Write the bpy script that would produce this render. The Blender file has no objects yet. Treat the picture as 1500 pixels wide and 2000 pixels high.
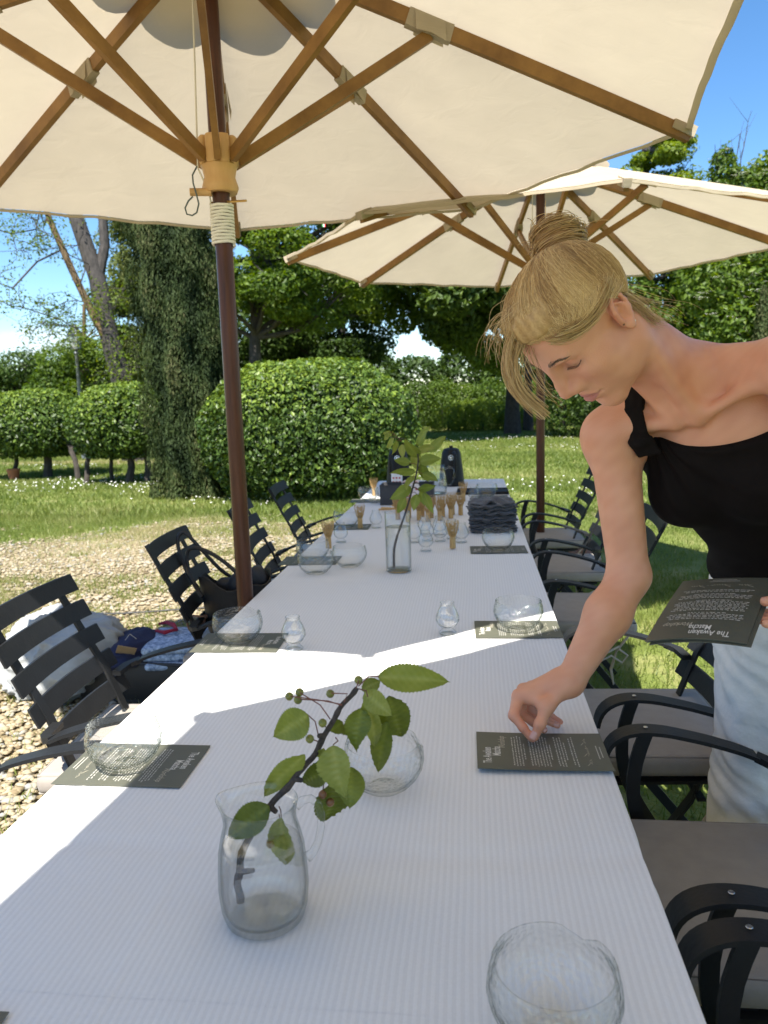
import bpy, bmesh, math, random
import numpy as np
from mathutils import Vector, Matrix
sc = bpy.context.scene
COL = sc.collection
rnd = random.Random(7)
rng = np.random.default_rng(7)
# ---------------------------------------------------------------- camera
cam_d = bpy.data.cameras.new('camera')
cam = bpy.data.objects.new('camera', cam_d)
COL.objects.link(cam)
_r, _u, _f = Vector((.9931, .1133, -.0311)), Vector((.0134, .1535, .9881)), Vector((-.1167, .9816, -.1509))
_m = Matrix((_r, _u, -_f)).transposed().to_4x4()
_m.translation = Vector((0, 0, 1.40))
cam.matrix_world = _m
cam_d.sensor_fit = 'VERTICAL'
cam_d.sensor_height = 36
cam_d.lens = 1490 / 2000 * 36
cam_d.clip_start, cam_d.clip_end = .05, 2000
cam_d.dof.use_dof = True
cam_d.dof.focus_distance = 1.45
cam_d.dof.aperture_fstop = 7.5
sc.camera = cam
# ---------------------------------------------------------------- sky, sun, exposure
SUN_TO = Vector((.06, .627, -1.0)).normalized()          # the way the light travels
SUN_EL = math.asin(-SUN_TO.z)
world = bpy.data.worlds.new('World')
sc.world = world
world.use_nodes = True
wn, wl = world.node_tree.nodes, world.node_tree.links
wn.clear()
w_out = wn.new('ShaderNodeOutputWorld')
w_bg = wn.new('ShaderNodeBackground')
w_bg.inputs['Strength'].default_value = .095
w_sky = wn.new('ShaderNodeTexSky')
w_sky.sky_type = 'NISHITA'
w_sky.sun_disc = False
w_sky.sun_elevation = SUN_EL
w_sky.sun_rotation = math.atan2(-SUN_TO.x, -SUN_TO.y)
w_sky.altitude = 600
w_sky.air_density, w_sky.dust_density, w_sky.ozone_density = 1.0, .25, 2.6
w_geo = wn.new('ShaderNodeTexCoord')
w_sep = wn.new('ShaderNodeSeparateXYZ')
wl.new(w_geo.outputs['Generated'], w_sep.inputs[0])
w_map = wn.new('ShaderNodeMapping')
w_map.inputs['Scale'].default_value = (1, 1, 2.4)
wl.new(w_geo.outputs['Generated'], w_map.inputs[0])
w_noise = wn.new('ShaderNodeTexNoise')
w_noise.inputs['Scale'].default_value = 5.5
w_noise.inputs['Detail'].default_value = 8
w_noise.inputs['Roughness'].default_value = .55
wl.new(w_map.outputs[0], w_noise.inputs['Vector'])
w_ramp = wn.new('ShaderNodeValToRGB')
w_ramp.color_ramp.elements[0].position, w_ramp.color_ramp.elements[1].position = .56, .74
wl.new(w_noise.outputs['Fac'], w_ramp.inputs[0])
w_low = wn.new('ShaderNodeMapRange')                      # fair-weather clouds sit low over the horizon
w_low.inputs['From Min'].default_value, w_low.inputs['From Max'].default_value = .27, .13
wl.new(w_sep.outputs['Z'], w_low.inputs['Value'])
w_mul = wn.new('ShaderNodeMath'); w_mul.operation = 'MULTIPLY'
wl.new(w_ramp.outputs['Color'], w_mul.inputs[0]); wl.new(w_low.outputs[0], w_mul.inputs[1])
w_mix = wn.new('ShaderNodeMix'); w_mix.data_type = 'RGBA'
wl.new(w_mul.outputs[0], w_mix.inputs['Factor'])
w_hsv = wn.new('ShaderNodeHueSaturation'); w_hsv.inputs['Saturation'].default_value = 1.22; w_hsv.inputs['Value'].default_value = .76
wl.new(w_sky.outputs[0], w_hsv.inputs['Color']); wl.new(w_hsv.outputs[0], w_mix.inputs['A'])
w_mix.inputs['B'].default_value = (4.4, 4.5, 4.7, 1)
wl.new(w_mix.outputs['Result'], w_bg.inputs['Color'])
wl.new(w_bg.outputs[0], w_out.inputs[0])
sun_d = bpy.data.lights.new('sun', 'SUN')
sun_d.energy = 4.0
sun_d.angle = math.radians(.53)
sun_d.color = (1, .95, .87)
sun = bpy.data.objects.new('sun', sun_d)
COL.objects.link(sun)
sun.rotation_euler = SUN_TO.to_track_quat('-Z', 'Y').to_euler()
sun.location = (0, -5, 12)
sc.view_settings.view_transform = 'Standard'
sc.view_settings.look = 'None'
sc.view_settings.gamma = 1
sc.view_settings.use_curve_mapping = False
sc.view_settings.exposure = 1.68
sc.cycles.max_bounces = 10
sc.cycles.transparent_max_bounces = 24
sc.cycles.transmission_bounces = 10
sc.cycles.sample_clamp_indirect = 6
sc.cycles.caustics_reflective = False
sc.cycles.caustics_refractive = False

# ---------------------------------------------------------------- materials
MAT = {}
def _new(name):
    m = bpy.data.materials.new(name)
    m.use_nodes = True
    n = m.node_tree.nodes
    n.clear()
    out = n.new('ShaderNodeOutputMaterial')
    return m, n, m.node_tree.links, out
def plain(name, col, rough=.6, metal=0, var=.12, scale=12, bump=.0, bscale=60, spec=.5, sheen=0, aniso=None, coat=0, sss=0):
    """principled paint / cloth / wood with a little mottling and relief"""
    m, n, l, out = _new(name)
    b = n.new('ShaderNodeBsdfPrincipled')
    b.inputs['Roughness'].default_value = rough
    b.inputs['Metallic'].default_value = metal
    b.inputs['Specular IOR Level'].default_value = spec
    b.inputs['Sheen Weight'].default_value = sheen
    b.inputs['Coat Weight'].default_value = coat
    if sss:
        b.inputs['Subsurface Weight'].default_value = sss
        b.inputs['Subsurface Radius'].default_value = (.012, .004, .002)
        b.inputs['Subsurface Scale'].default_value = 1
    tc = n.new('ShaderNodeTexCoord')
    mp = n.new('ShaderNodeMapping')
    l.new(tc.outputs['Object'], mp.inputs[0])
    if aniso: mp.inputs['Scale'].default_value = aniso
    t = n.new('ShaderNodeTexNoise')
    t.inputs['Scale'].default_value = scale
    t.inputs['Detail'].default_value = 6
    l.new(mp.outputs[0], t.inputs['Vector'])
    r = n.new('ShaderNodeValToRGB')
    r.color_ramp.elements[0].position, r.color_ramp.elements[1].position = .3, .7
    r.color_ramp.elements[0].color = tuple(c * (1 - var) for c in col[:3]) + (1,)
    r.color_ramp.elements[1].color = tuple(min(1, c * (1 + var)) for c in col[:3]) + (1,)
    l.new(t.outputs['Fac'], r.inputs[0])
    l.new(r.outputs[0], b.inputs['Base Color'])
    if bump:
        t2 = n.new('ShaderNodeTexNoise')
        t2.inputs['Scale'].default_value = bscale
        t2.inputs['Detail'].default_value = 4
        l.new(mp.outputs[0], t2.inputs['Vector'])
        bp = n.new('ShaderNodeBump')
        bp.inputs['Strength'].default_value = bump
        bp.inputs['Distance'].default_value = .01
        l.new(t2.outputs['Fac'], bp.inputs['Height'])
        l.new(bp.outputs[0], b.inputs['Normal'])
    l.new(b.outputs[0], out.inputs[0])
    MAT[name] = m
    return m
def leafy(name, cols, rough=.45, trans=.35, tcol=None, spec=.4):
    """leaves and blades: colour picked per leaf from a ramp by the 'v' attribute, part of the light goes through"""
    m, n, l, out = _new(name)
    a = n.new('ShaderNodeAttribute'); a.attribute_name = 'v'
    r = n.new('ShaderNodeValToRGB')
    e = r.color_ramp.elements
    while len(e) < len(cols): e.new(.5)
    for i, c in enumerate(cols):
        e[i].position = i / (len(cols) - 1)
        e[i].color = tuple(c) + (1,)
    l.new(a.outputs['Fac'], r.inputs[0])
    b = n.new('ShaderNodeBsdfPrincipled')
    b.inputs['Roughness'].default_value = rough
    b.inputs['Specular IOR Level'].default_value = spec
    l.new(r.outputs[0], b.inputs['Base Color'])
    t = n.new('ShaderNodeBsdfTranslucent')
    h = n.new('ShaderNodeHueSaturation')
    h.inputs['Hue'].default_value = .485
    h.inputs['Saturation'].default_value = 1.15
    h.inputs['Value'].default_value = 1.5
    l.new(r.outputs[0], h.inputs['Color'])
    l.new(h.outputs[0], t.inputs['Color'])
    x = n.new('ShaderNodeMixShader')
    x.inputs[0].default_value = trans
    l.new(b.outputs[0], x.inputs[1]); l.new(t.outputs[0], x.inputs[2])
    l.new(x.outputs[0], out.inputs[0])
    MAT[name] = m
    return m
def wood(name, c1, c2, axis=2, rough=.45, scale=9, stretch=14):
    m, n, l, out = _new(name)
    b = n.new('ShaderNodeBsdfPrincipled'); b.inputs['Specular IOR Level'].default_value = .3
    b.inputs['Roughness'].default_value = rough
    tc = n.new('ShaderNodeTexCoord'); mp = n.new('ShaderNodeMapping')
    s = [stretch] * 3; s[axis] = 1
    mp.inputs['Scale'].default_value = s
    l.new(tc.outputs['UV' if axis == 0 else 'Object'], mp.inputs[0])
    t = n.new('ShaderNodeTexNoise')
    t.inputs['Scale'].default_value = scale; t.inputs['Detail'].default_value = 7; t.inputs['Roughness'].default_value = .65
    l.new(mp.outputs[0], t.inputs['Vector'])
    r = n.new('ShaderNodeValToRGB')
    r.color_ramp.elements[0].position, r.color_ramp.elements[1].position = .32, .68
    r.color_ramp.elements[0].color = tuple(c1) + (1,); r.color_ramp.elements[1].color = tuple(c2) + (1,)
    l.new(t.outputs['Fac'], r.inputs[0]); l.new(r.outputs[0], b.inputs['Base Color'])
    bp = n.new('ShaderNodeBump'); bp.inputs['Strength'].default_value = .25; bp.inputs['Distance'].default_value = .003
    l.new(t.outputs['Fac'], bp.inputs['Height']); l.new(bp.outputs[0], b.inputs['Normal'])
    l.new(b.outputs[0], out.inputs[0])
    MAT[name] = m
    return m
def glassy(name, tint=(.985, .992, .99), refr=.0, ior=1.10, bump=0, bscale=90, haze=0):
    """clear household glass: walls are modelled, most light passes straight, the rest bends; fresnel gloss on top"""
    m, n, l, out = _new(name)
    tr = n.new('ShaderNodeBsdfTransparent'); tr.inputs[0].default_value = tuple(tint) + (1,)
    ew = n.new('ShaderNodeLayerWeight'); ew.inputs['Blend'].default_value = .5      # walls seen edge-on hold more, slightly green, glass
    er = n.new('ShaderNodeValToRGB'); er.color_ramp.elements[0].position, er.color_ramp.elements[1].position = .62, .98
    er.color_ramp.elements[0].color = tuple(tint) + (1,); er.color_ramp.elements[1].color = (.46 * tint[0], .53 * tint[1], .50 * tint[2], 1)
    l.new(ew.outputs['Facing'], er.inputs[0]); l.new(er.outputs[0], tr.inputs[0])
    rf = n.new('ShaderNodeBsdfRefraction'); rf.inputs['IOR'].default_value = ior; rf.inputs['Roughness'].default_value = .0
    rf.inputs[0].default_value = tuple(tint) + (1,)
    x = n.new('ShaderNodeMixShader'); x.inputs[0].default_value = refr
    l.new(tr.outputs[0], x.inputs[1]); l.new(rf.outputs[0], x.inputs[2])
    gl = n.new('ShaderNodeBsdfGlossy'); gl.inputs['Roughness'].default_value = .03
    lw = n.new('ShaderNodeFresnel')                       # the same 1.5 glass seen from either face of the wall
    ge = n.new('ShaderNodeNewGeometry'); mi = n.new('ShaderNodeMapRange'); mi.inputs['To Min'].default_value = 1.55; mi.inputs['To Max'].default_value = 1 / 1.55
    l.new(ge.outputs['Backfacing'], mi.inputs['Value']); l.new(mi.outputs[0], lw.inputs['IOR'])
    y = n.new('ShaderNodeMixShader')
    l.new(lw.outputs[0], y.inputs[0]); l.new(x.outputs[0], y.inputs[1]); l.new(gl.outputs[0], y.inputs[2])
    last = y
    if haze:
        d = n.new('ShaderNodeBsdfDiffuse'); d.inputs[0].default_value = (.8, .82, .82, 1)
        z = n.new('ShaderNodeMixShader'); z.inputs[0].default_value = haze
        l.new(y.outputs[0], z.inputs[1]); l.new(d.outputs[0], z.inputs[2]); last = z
    if bump:
        tc = n.new('ShaderNodeTexCoord')
        t = n.new('ShaderNodeTexVoronoi'); t.inputs['Scale'].default_value = bscale
        l.new(tc.outputs['Object'], t.inputs['Vector'])
        bp = n.new('ShaderNodeBump'); bp.inputs['Strength'].default_value = bump; bp.inputs['Distance'].default_value = .004
        l.new(t.outputs['Distance'], bp.inputs['Height'])
        for q in (rf, gl): l.new(bp.outputs[0], q.inputs['Normal'])
        l.new(bp.outputs[0], lw.inputs['Normal'])
    l.new(last.outputs[0], out.inputs[0])
    MAT[name] = m
    return m
def canvas(name, col, trans=.5):
    m, n, l, out = _new(name)
    tc = n.new('ShaderNodeTexCoord')
    t = n.new('ShaderNodeTexNoise'); t.inputs['Scale'].default_value = 5; t.inputs['Detail'].default_value = 5
    l.new(tc.outputs['Object'], t.inputs['Vector'])
    r = n.new('ShaderNodeValToRGB')
    r.color_ramp.elements[0].position, r.color_ramp.elements[1].position = .3, .7
    r.color_ramp.elements[0].color = tuple(c * .95 for c in col) + (1,)
    r.color_ramp.elements[1].color = tuple(min(1, c * 1.03) for c in col) + (1,)
    l.new(t.outputs['Fac'], r.inputs[0])
    d = n.new('ShaderNodeBsdfDiffuse'); tl = n.new('ShaderNodeBsdfTranslucent')
    l.new(r.outputs[0], d.inputs[0]); l.new(r.outputs[0], tl.inputs[0])
    mp = n.new('ShaderNodeMapping'); mp.inputs['Scale'].default_value = (1, 1, 3)
    l.new(tc.outputs['Object'], mp.inputs[0])
    t2 = n.new('ShaderNodeTexNoise'); t2.inputs['Scale'].default_value = 7; t2.inputs['Detail'].default_value = 3; t2.inputs['Distortion'].default_value = 1.2
    l.new(mp.outputs[0], t2.inputs['Vector'])
    bp = n.new('ShaderNodeBump'); bp.inputs['Strength'].default_value = .16; bp.inputs['Distance'].default_value = .02
    l.new(t2.outputs['Fac'], bp.inputs['Height'])
    l.new(bp.outputs[0], d.inputs['Normal']); l.new(bp.outputs[0], tl.inputs['Normal'])
    x = n.new('ShaderNodeMixShader'); x.inputs[0].default_value = trans
    l.new(d.outputs[0], x.inputs[1]); l.new(tl.outputs[0], x.inputs[2])
    l.new(x.outputs[0], out.inputs[0])
    MAT[name] = m
    return m
def attr_col(name, cols, rough=.5, spec=.5, sss=0, bump=0, bscale=300, bst=(1, 1, 1), sheen=0, brd=.004):
    """principled with the colour read from attribute 'v' through a ramp"""
    m, n, l, out = _new(name)
    a = n.new('ShaderNodeAttribute'); a.attribute_name = 'v'
    r = n.new('ShaderNodeValToRGB'); e = r.color_ramp.elements
    while len(e) < len(cols): e.new(.5)
    for i, c in enumerate(cols):
        e[i].position = i / (len(cols) - 1); e[i].color = tuple(c) + (1,)
    l.new(a.outputs['Fac'], r.inputs[0])
    b = n.new('ShaderNodeBsdfPrincipled')
    b.inputs['Roughness'].default_value = rough; b.inputs['Specular IOR Level'].default_value = spec
    b.inputs['Sheen Weight'].default_value = sheen
    l.new(r.outputs[0], b.inputs['Base Color'])
    if sss:
        b.inputs['Subsurface Weight'].default_value = sss
        b.inputs['Subsurface Radius'].default_value = (.010, .004, .002)
        b.inputs['Subsurface Scale'].default_value = 1
    if bump:
        tc = n.new('ShaderNodeTexCoord'); mp = n.new('ShaderNodeMapping'); mp.inputs['Scale'].default_value = bst
        l.new(tc.outputs['Object'], mp.inputs[0])
        t = n.new('ShaderNodeTexNoise'); t.inputs['Scale'].default_value = bscale; t.inputs['Detail'].default_value = 4
        l.new(mp.outputs[0], t.inputs['Vector'])
        bp = n.new('ShaderNodeBump'); bp.inputs['Strength'].default_value = bump; bp.inputs['Distance'].default_value = brd
        l.new(t.outputs['Fac'], bp.inputs['Height']); l.new(bp.outputs[0], b.inputs['Normal'])
    l.new(b.outputs[0], out.inputs[0])
    MAT[name] = m
    return m

# ---------------------------------------------------------------- mesh helpers
def V(*a): return np.array(a, float)
def unit(v):
    v = np.asarray(v, float); return v / (np.linalg.norm(v) + 1e-12)
def smooth_path(pts, n=26, it=3):
    P = np.asarray(pts, float); L = np.concatenate([[0], np.cumsum(np.linalg.norm(np.diff(P, axis=0), axis=1))]); u = np.linspace(0, L[-1], n)
    Q = np.stack([np.interp(u, L, P[:, k]) for k in range(P.shape[1])], 1)
    for _ in range(it): Q[1:-1] = (Q[:-2] + 2 * Q[1:-1] + Q[2:]) / 4
    return Q
class MB:
    def __init__(s): s.v = []; s.f = []
    def add(s, vs, fs):
        o = len(s.v)
        s.v.extend([tuple(map(float, p)) for p in vs]); s.f.extend([tuple(i + o for i in f) for f in fs])
        return s
    def box(s, c, d, R=None):
        c = V(*c); h = V(*d) / 2
        P = np.array([(x, y, z) for x in (-1, 1) for y in (-1, 1) for z in (-1, 1)]) * h
        if R is not None: P = P @ np.asarray(R).T
        return s.add(P + c, [(0, 1, 3, 2), (4, 6, 7, 5), (0, 4, 5, 1), (2, 3, 7, 6), (0, 2, 6, 4), (1, 5, 7, 3)])
    def sweep(s, pts, sec, up=(0, 0, 1), scale=None, cap=True):
        """sweep a closed 2-D section along a polyline; section x runs sideways, y along 'up'"""
        pts = [V(*p) for p in pts]; n = len(pts); m = len(sec); vs = []
        for i, p in enumerate(pts):
            t = unit(pts[min(i + 1, n - 1)] - pts[max(i - 1, 0)])
            sd = np.cross(t, V(*up))
            if np.linalg.norm(sd) < 1e-5: sd = np.cross(t, V(1, .01, 0))
            sd = unit(sd); u = np.cross(sd, t)
            k = 1 if scale is None else scale[i]
            vs += [p + sd * a * k + u * b * k for a, b in sec]
        fs = [(i * m + j, i * m + (j + 1) % m, (i + 1) * m + (j + 1) % m, (i + 1) * m + j) for i in range(n - 1) for j in range(m)]
        if cap: fs += [tuple(reversed(range(m))), tuple((n - 1) * m + j for j in range(m))]
        return s.add(vs, fs)
    def tube(s, pts, r, k=6, cap=True):
        rr = [r] * len(pts) if np.isscalar(r) else list(r)
        sec = [(math.cos(2 * math.pi * j / k), math.sin(2 * math.pi * j / k)) for j in range(k)]
        # transported frame
        pts = [V(*p) for p in pts]; n = len(pts); vs = []
        t0 = unit(pts[1] - pts[0]); sd = unit(np.cross(t0, V(0, 0, 1) if abs(t0[2]) < .9 else V(1, 0, 0)))
        for i, p in enumerate(pts):
            t = unit(pts[min(i + 1, n - 1)] - pts[max(i - 1, 0)])
            sd = unit(sd - t * (sd @ t)); u = np.cross(sd, t)
            vs += [p + (sd * a + u * b) * rr[i] for a, b in sec]
        fs = [(i * k + j, i * k + (j + 1) % k, (i + 1) * k + (j + 1) % k, (i + 1) * k + j) for i in range(n - 1) for j in range(k)]
        if cap: fs += [tuple(reversed(range(k))), tuple((n - 1) * k + j for j in range(k))]
        return s.add(vs, fs)
    def flat(s, pts, w, t, up=(0, 0, 1)):
        return s.sweep(pts, [(-w / 2, -t / 2), (w / 2, -t / 2), (w / 2, t / 2), (-w / 2, t / 2)], up)
    def lathe(s, prof, k=24, c=(0, 0, 0), closed=False, fn=None):
        c = V(*c); vs = []; n = len(prof)
        for r, z in prof:
            for j in range(k):
                a = 2 * math.pi * j / k
                p = V(r * math.cos(a), r * math.sin(a), z)
                if fn: p = fn(p, a)
                vs.append(p + c)
        m = n if closed else n - 1
        fs = [(i * k + j, i * k + (j + 1) % k, ((i + 1) % n) * k + (j + 1) % k, ((i + 1) % n) * k + j) for i in range(m) for j in range(k)]
        return s.add(vs, fs)
    def disc(s, c, r, k=20, z=None):
        c = V(*c)
        return s.add([c + V(r * math.cos(2 * math.pi * j / k), r * math.sin(2 * math.pi * j / k), 0) for j in range(k)], [tuple(range(k))])
    def grid(s, P):
        P = np.asarray(P); a, b = P.shape[:2]
        return s.add(P.reshape(-1, 3), [(i * b + j, (i + 1) * b + j, (i + 1) * b + j + 1, i * b + j + 1) for i in range(a - 1) for j in range(b - 1)])
    def rbox(s, c, d, r=.01, seg=3, R=None, fn=None):
        bm = bmesh.new()
        bmesh.ops.create_cube(bm, size=1)
        bmesh.ops.scale(bm, vec=d, verts=bm.verts)
        bmesh.ops.bevel(bm, geom=bm.edges[:], offset=r, segments=seg, affect='EDGES', profile=.5)
        bm.verts.index_update()
        P = np.array([v.co[:] for v in bm.verts]); F = [tuple(v.index for v in f.verts) for f in bm.faces]
        bm.free()
        if fn: P = np.array([fn(p) for p in P])
        if R is not None: P = P @ np.asarray(R).T
        return s.add(P + V(*c), F)
    def mesh(s, name, mat, smooth=True, sharp=40):
        me = bpy.data.meshes.new(name)
        me.from_pydata(s.v, [], s.f)
        bm = bmesh.new(); bm.from_mesh(me)
        bmesh.ops.recalc_face_normals(bm, faces=bm.faces)
        bm.to_mesh(me); bm.free()
        if smooth:
            me.polygons.foreach_set('use_smooth', [True] * len(me.polygons))
            if sharp: me.set_sharp_from_angle(angle=math.radians(sharp))
        if mat: me.materials.append(MAT[mat] if isinstance(mat, str) else mat)
        return me
    def build(s, name, mat, parent=None, world=False, smooth=True, sharp=40):
        if world and parent is not None:
            o = parent.location
            s.v = [(x - o.x, y - o.y, z - o.z) for x, y, z in s.v]
        return link(name, s.mesh(name, mat, smooth, sharp), parent)
def link(name, me, parent=None):
    o = bpy.data.objects.new(name, me)
    COL.objects.link(o)
    if parent is not None: o.parent = parent
    return o
def tag(o, label=None, cat=None, group=None, kind=None):
    if label: o['label'] = label
    if cat: o['category'] = cat
    if group: o['group'] = group
    if kind: o['kind'] = kind
    return o
def thing(name, label, cat, loc=(0, 0, 0), rz=0, group=None):
    o = bpy.data.objects.new(name, None)
    o.empty_display_size = .05
    COL.objects.link(o)
    o.location = loc; o.rotation_euler = (0, 0, rz)
    return tag(o, label, cat, group)
KIDS = {}
def kids(o): return [c for c in COL.objects if c.parent == o]
def dup(root, loc, rz=None, label=None, group=None):
    r = root.copy(); COL.objects.link(r); r.location = loc
    if rz is not None: r.rotation_euler = (0, 0, rz)
    if label: r['label'] = label
    if group: r['group'] = group
    for ch in kids(root):
        c = ch.copy(); COL.objects.link(c); c.parent = r
        for g in kids(ch):
            d = g.copy(); COL.objects.link(d); d.parent = c
    return r
def np_mesh(name, verts, loops, nper, mat, v=None, smooth=False):
    """fast mesh: verts (N,3), loops (M*nper) indices, every face nper corners, optional per-vertex 'v'"""
    me = bpy.data.meshes.new(name)
    verts = np.ascontiguousarray(verts, np.float32)
    loops = np.ascontiguousarray(loops, np.int32).ravel()
    nf = len(loops) // nper
    me.vertices.add(len(verts)); me.vertices.foreach_set('co', verts.ravel())
    me.loops.add(len(loops)); me.loops.foreach_set('vertex_index', loops)
    me.polygons.add(nf)
    me.polygons.foreach_set('loop_start', np.arange(nf, dtype=np.int32) * nper)
    if smooth: me.polygons.foreach_set('use_smooth', np.ones(nf, bool))
    me.update(calc_edges=True)
    if v is not None:
        a = me.attributes.new('v', 'FLOAT', 'POINT')
        a.data.foreach_set('value', np.ascontiguousarray(v, np.float32))
    me.materials.append(MAT[mat])
    return me
def leaf_mesh(name, P, N, size, mat, v, aspect=.5, up=None, fold=.12, hang=0):
    """one folded four-corner leaf per point, its blade roughly perpendicular to N"""
    n = len(P); size = np.broadcast_to(size, (n,))
    N = N / (np.linalg.norm(N, axis=1, keepdims=True) + 1e-9)
    T = rng.normal(size=(n, 3))
    if up is not None: T = T * up[0] + np.array([0, 0, up[1]])
    T -= N * (T * N).sum(1, keepdims=True)
    T /= np.linalg.norm(T, axis=1, keepdims=True) + 1e-9
    B = np.cross(N, T)
    L = size[:, None]; W = L * aspect * .5
    a = P - T * L * .5
    tip = P + T * L * .5 - N * L * hang
    lf = P - T * L * .06 + B * W + N * L * fold
    rt = P - T * L * .06 - B * W + N * L * fold
    verts = np.stack([a, rt, tip, lf], 1).reshape(-1, 3)
    i = np.arange(n)[:, None] * 4
    loops = np.concatenate([i + np.array([[0, 1, 2]]), i + np.array([[0, 2, 3]])], 1)
    return np_mesh(name, verts, loops, 3, mat, np.repeat(v, 4))
def noise3(P, f, seed=0):
    """cheap smooth pseudo-noise in -1..1"""
    r = np.random.default_rng(seed); s = 0
    for k in range(4):
        w = r.normal(size=3); w = w / np.linalg.norm(w) * f * (1 + .45 * k)
        s = s + np.sin(P @ w + r.uniform(0, 6.28)) * (.8 ** k)
    return s / 2.2
def blob(c, r, n, shell=.55, seed=None, rough=.12, f=3.0):
    """points through an uneven ellipsoid's outer volume with outward normals"""
    d = rng.normal(size=(n, 3)); d /= np.linalg.norm(d, axis=1, keepdims=True)
    k = shell + (1 - shell) * rng.random(n) ** .6
    r = np.asarray(r, float)
    k = k * (1 + rough * noise3(d * 2 + np.asarray(c)[None] * 1.7, f, 3))
    P = np.asarray(c) + d * r * k[:, None]
    N = d / r
    return P, N / np.linalg.norm(N, axis=1, keepdims=True)
# ================================================================ SETTING
plain('bark', (.042, .037, .034), .9, var=.45, scale=9, bump=.9, bscale=18, aniso=(3, 3, .6))
plain('bark_brown', (.12, .08, .04), .9, var=.4, scale=9, bump=.8, bscale=20, aniso=(3, 3, .6))
plain('bark_dark', (.045, .037, .03), .9, var=.4, scale=12, bump=.8, bscale=25)
def ground_mat():
    m, n, l, out = _new('lawn_soil')
    b = n.new('ShaderNodeBsdfPrincipled'); b.inputs['Roughness'].default_value = .95; b.inputs['Specular IOR Level'].default_value = .15
    tc = n.new('ShaderNodeTexCoord')
    def nz(s, d=6, dist=0):
        t = n.new('ShaderNodeTexNoise'); t.inputs['Scale'].default_value = s; t.inputs['Detail'].default_value = d
        t.inputs['Distortion'].default_value = dist
        l.new(tc.outputs['Object'], t.inputs['Vector']); return t
    def ramp(src, st):
        r = n.new('ShaderNodeValToRGB'); e = r.color_ramp.elements
        while len(e) < len(st): e.new(.5)
        for i, (p, c) in enumerate(st): e[i].position = p; e[i].color = tuple(c) + (1,)
        l.new(src, r.inputs[0]); return r
    g = ramp(nz(2.2).outputs['Fac'], [(.3, (.09, .12, .025)), (.5, (.15, .185, .045)), (.68, (.28, .27, .11))])
    s = ramp(nz(38, 5).outputs['Fac'], [(.3, (.17, .13, .07)), (.5, (.29, .235, .14)), (.7, (.40, .335, .215))])
    # bare gravel patch: attribute painted on the ground mesh (1 = stony) broken up by noise
    a = n.new('ShaderNodeAttribute'); a.attribute_name = 'v'
    add = n.new('ShaderNodeMath'); add.operation = 'MULTIPLY_ADD'
    n3 = nz(1.6, 8, .6)
    l.new(n3.outputs['Fac'], add.inputs[0]); add.inputs[1].default_value = 1.1
    l.new(a.outputs['Fac'], add.inputs[2])
    k = ramp(add.outputs[0], [(.78, (0, 0, 0)), (1.0, (1, 1, 1))])
    x = n.new('ShaderNodeMix'); x.data_type = 'RGBA'
    l.new(k.outputs[0], x.inputs['Factor']); l.new(g.outputs[0], x.inputs['A']); l.new(s.outputs[0], x.inputs['B'])
    l.new(x.outputs['Result'], b.inputs['Base Color'])
    bp = n.new('ShaderNodeBump'); bp.inputs['Strength'].default_value = .8; bp.inputs['Distance'].default_value = .03
    l.new(nz(45, 5).outputs['Fac'], bp.inputs['Height']); l.new(bp.outputs[0], b.inputs['Normal'])
    l.new(b.outputs[0], out.inputs[0]); MAT['lawn_soil'] = m
ground_mat()
def stony(P):
    """how stony the ground is at x,y: a worn gravel apron left of the tables, bits elsewhere"""
    x, y = P[..., 0], P[..., 1]
    w = .25 * np.sin(x * 1.7 + 1) + .3 * np.sin(y * 1.1 + x * .6) + .18 * np.sin(x * 3.1 - y * 2.3)
    far = np.clip((8.6 + w * 1.2 - y) / 1.8, 0, 1)
    left = np.clip((-.55 + w * .4 - x) / 1.0, 0, 1)
    right = .33 * np.exp(-((x - 2.2) / 1.6) ** 2 - ((y - 9.2) / 1.3) ** 2)
    path = .5 * np.exp(-((y - 31.5 - .1 * x) / 1.2) ** 2) * (x > -6) + .55 * np.exp(-((y - 17.5 + .15 * (x + 8)) / .7) ** 2) * (x < -6)
    far2 = .22 * np.exp(-((x + 1.2) / 1.5) ** 2 - ((y - 8.0) / 1.2) ** 2)
    return np.clip(far * left * (.74 + .26 * np.sin(y * 1.3 + x * 2.1) * np.sin(x * .9 - y * .5)) + right + path + far2, 0, 1)
gx = np.concatenate([np.linspace(-900, -30, 12), np.linspace(-26, 16, 170), np.linspace(20, 900, 12)])
gy = np.concatenate([np.linspace(-600, -8, 10), np.linspace(-5, 36, 170), np.linspace(40, 1400, 14)])
GX, GY = np.meshgrid(gx, gy, indexing='ij')
GZ = np.where((np.abs(GX) < 30) & (GY < 40) & (GY > -6), .012 * np.sin(GX * 1.3) * np.sin(GY * 1.1), 0) - .012
P = np.stack([GX, GY, GZ], -1).reshape(-1, 3)
nb = len(gy)
ii, jj = np.meshgrid(np.arange(len(gx) - 1), np.arange(nb - 1), indexing='ij')
q = (ii * nb + jj).ravel()
me = np_mesh('ground', P, np.stack([q, q + nb, q + nb + 1, q + 1], 1), 4, 'lawn_soil', stony(P), True)
tag(link('ground', me), 'lawn and worn gravel ground running back to the hedges', kind='structure')

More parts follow.
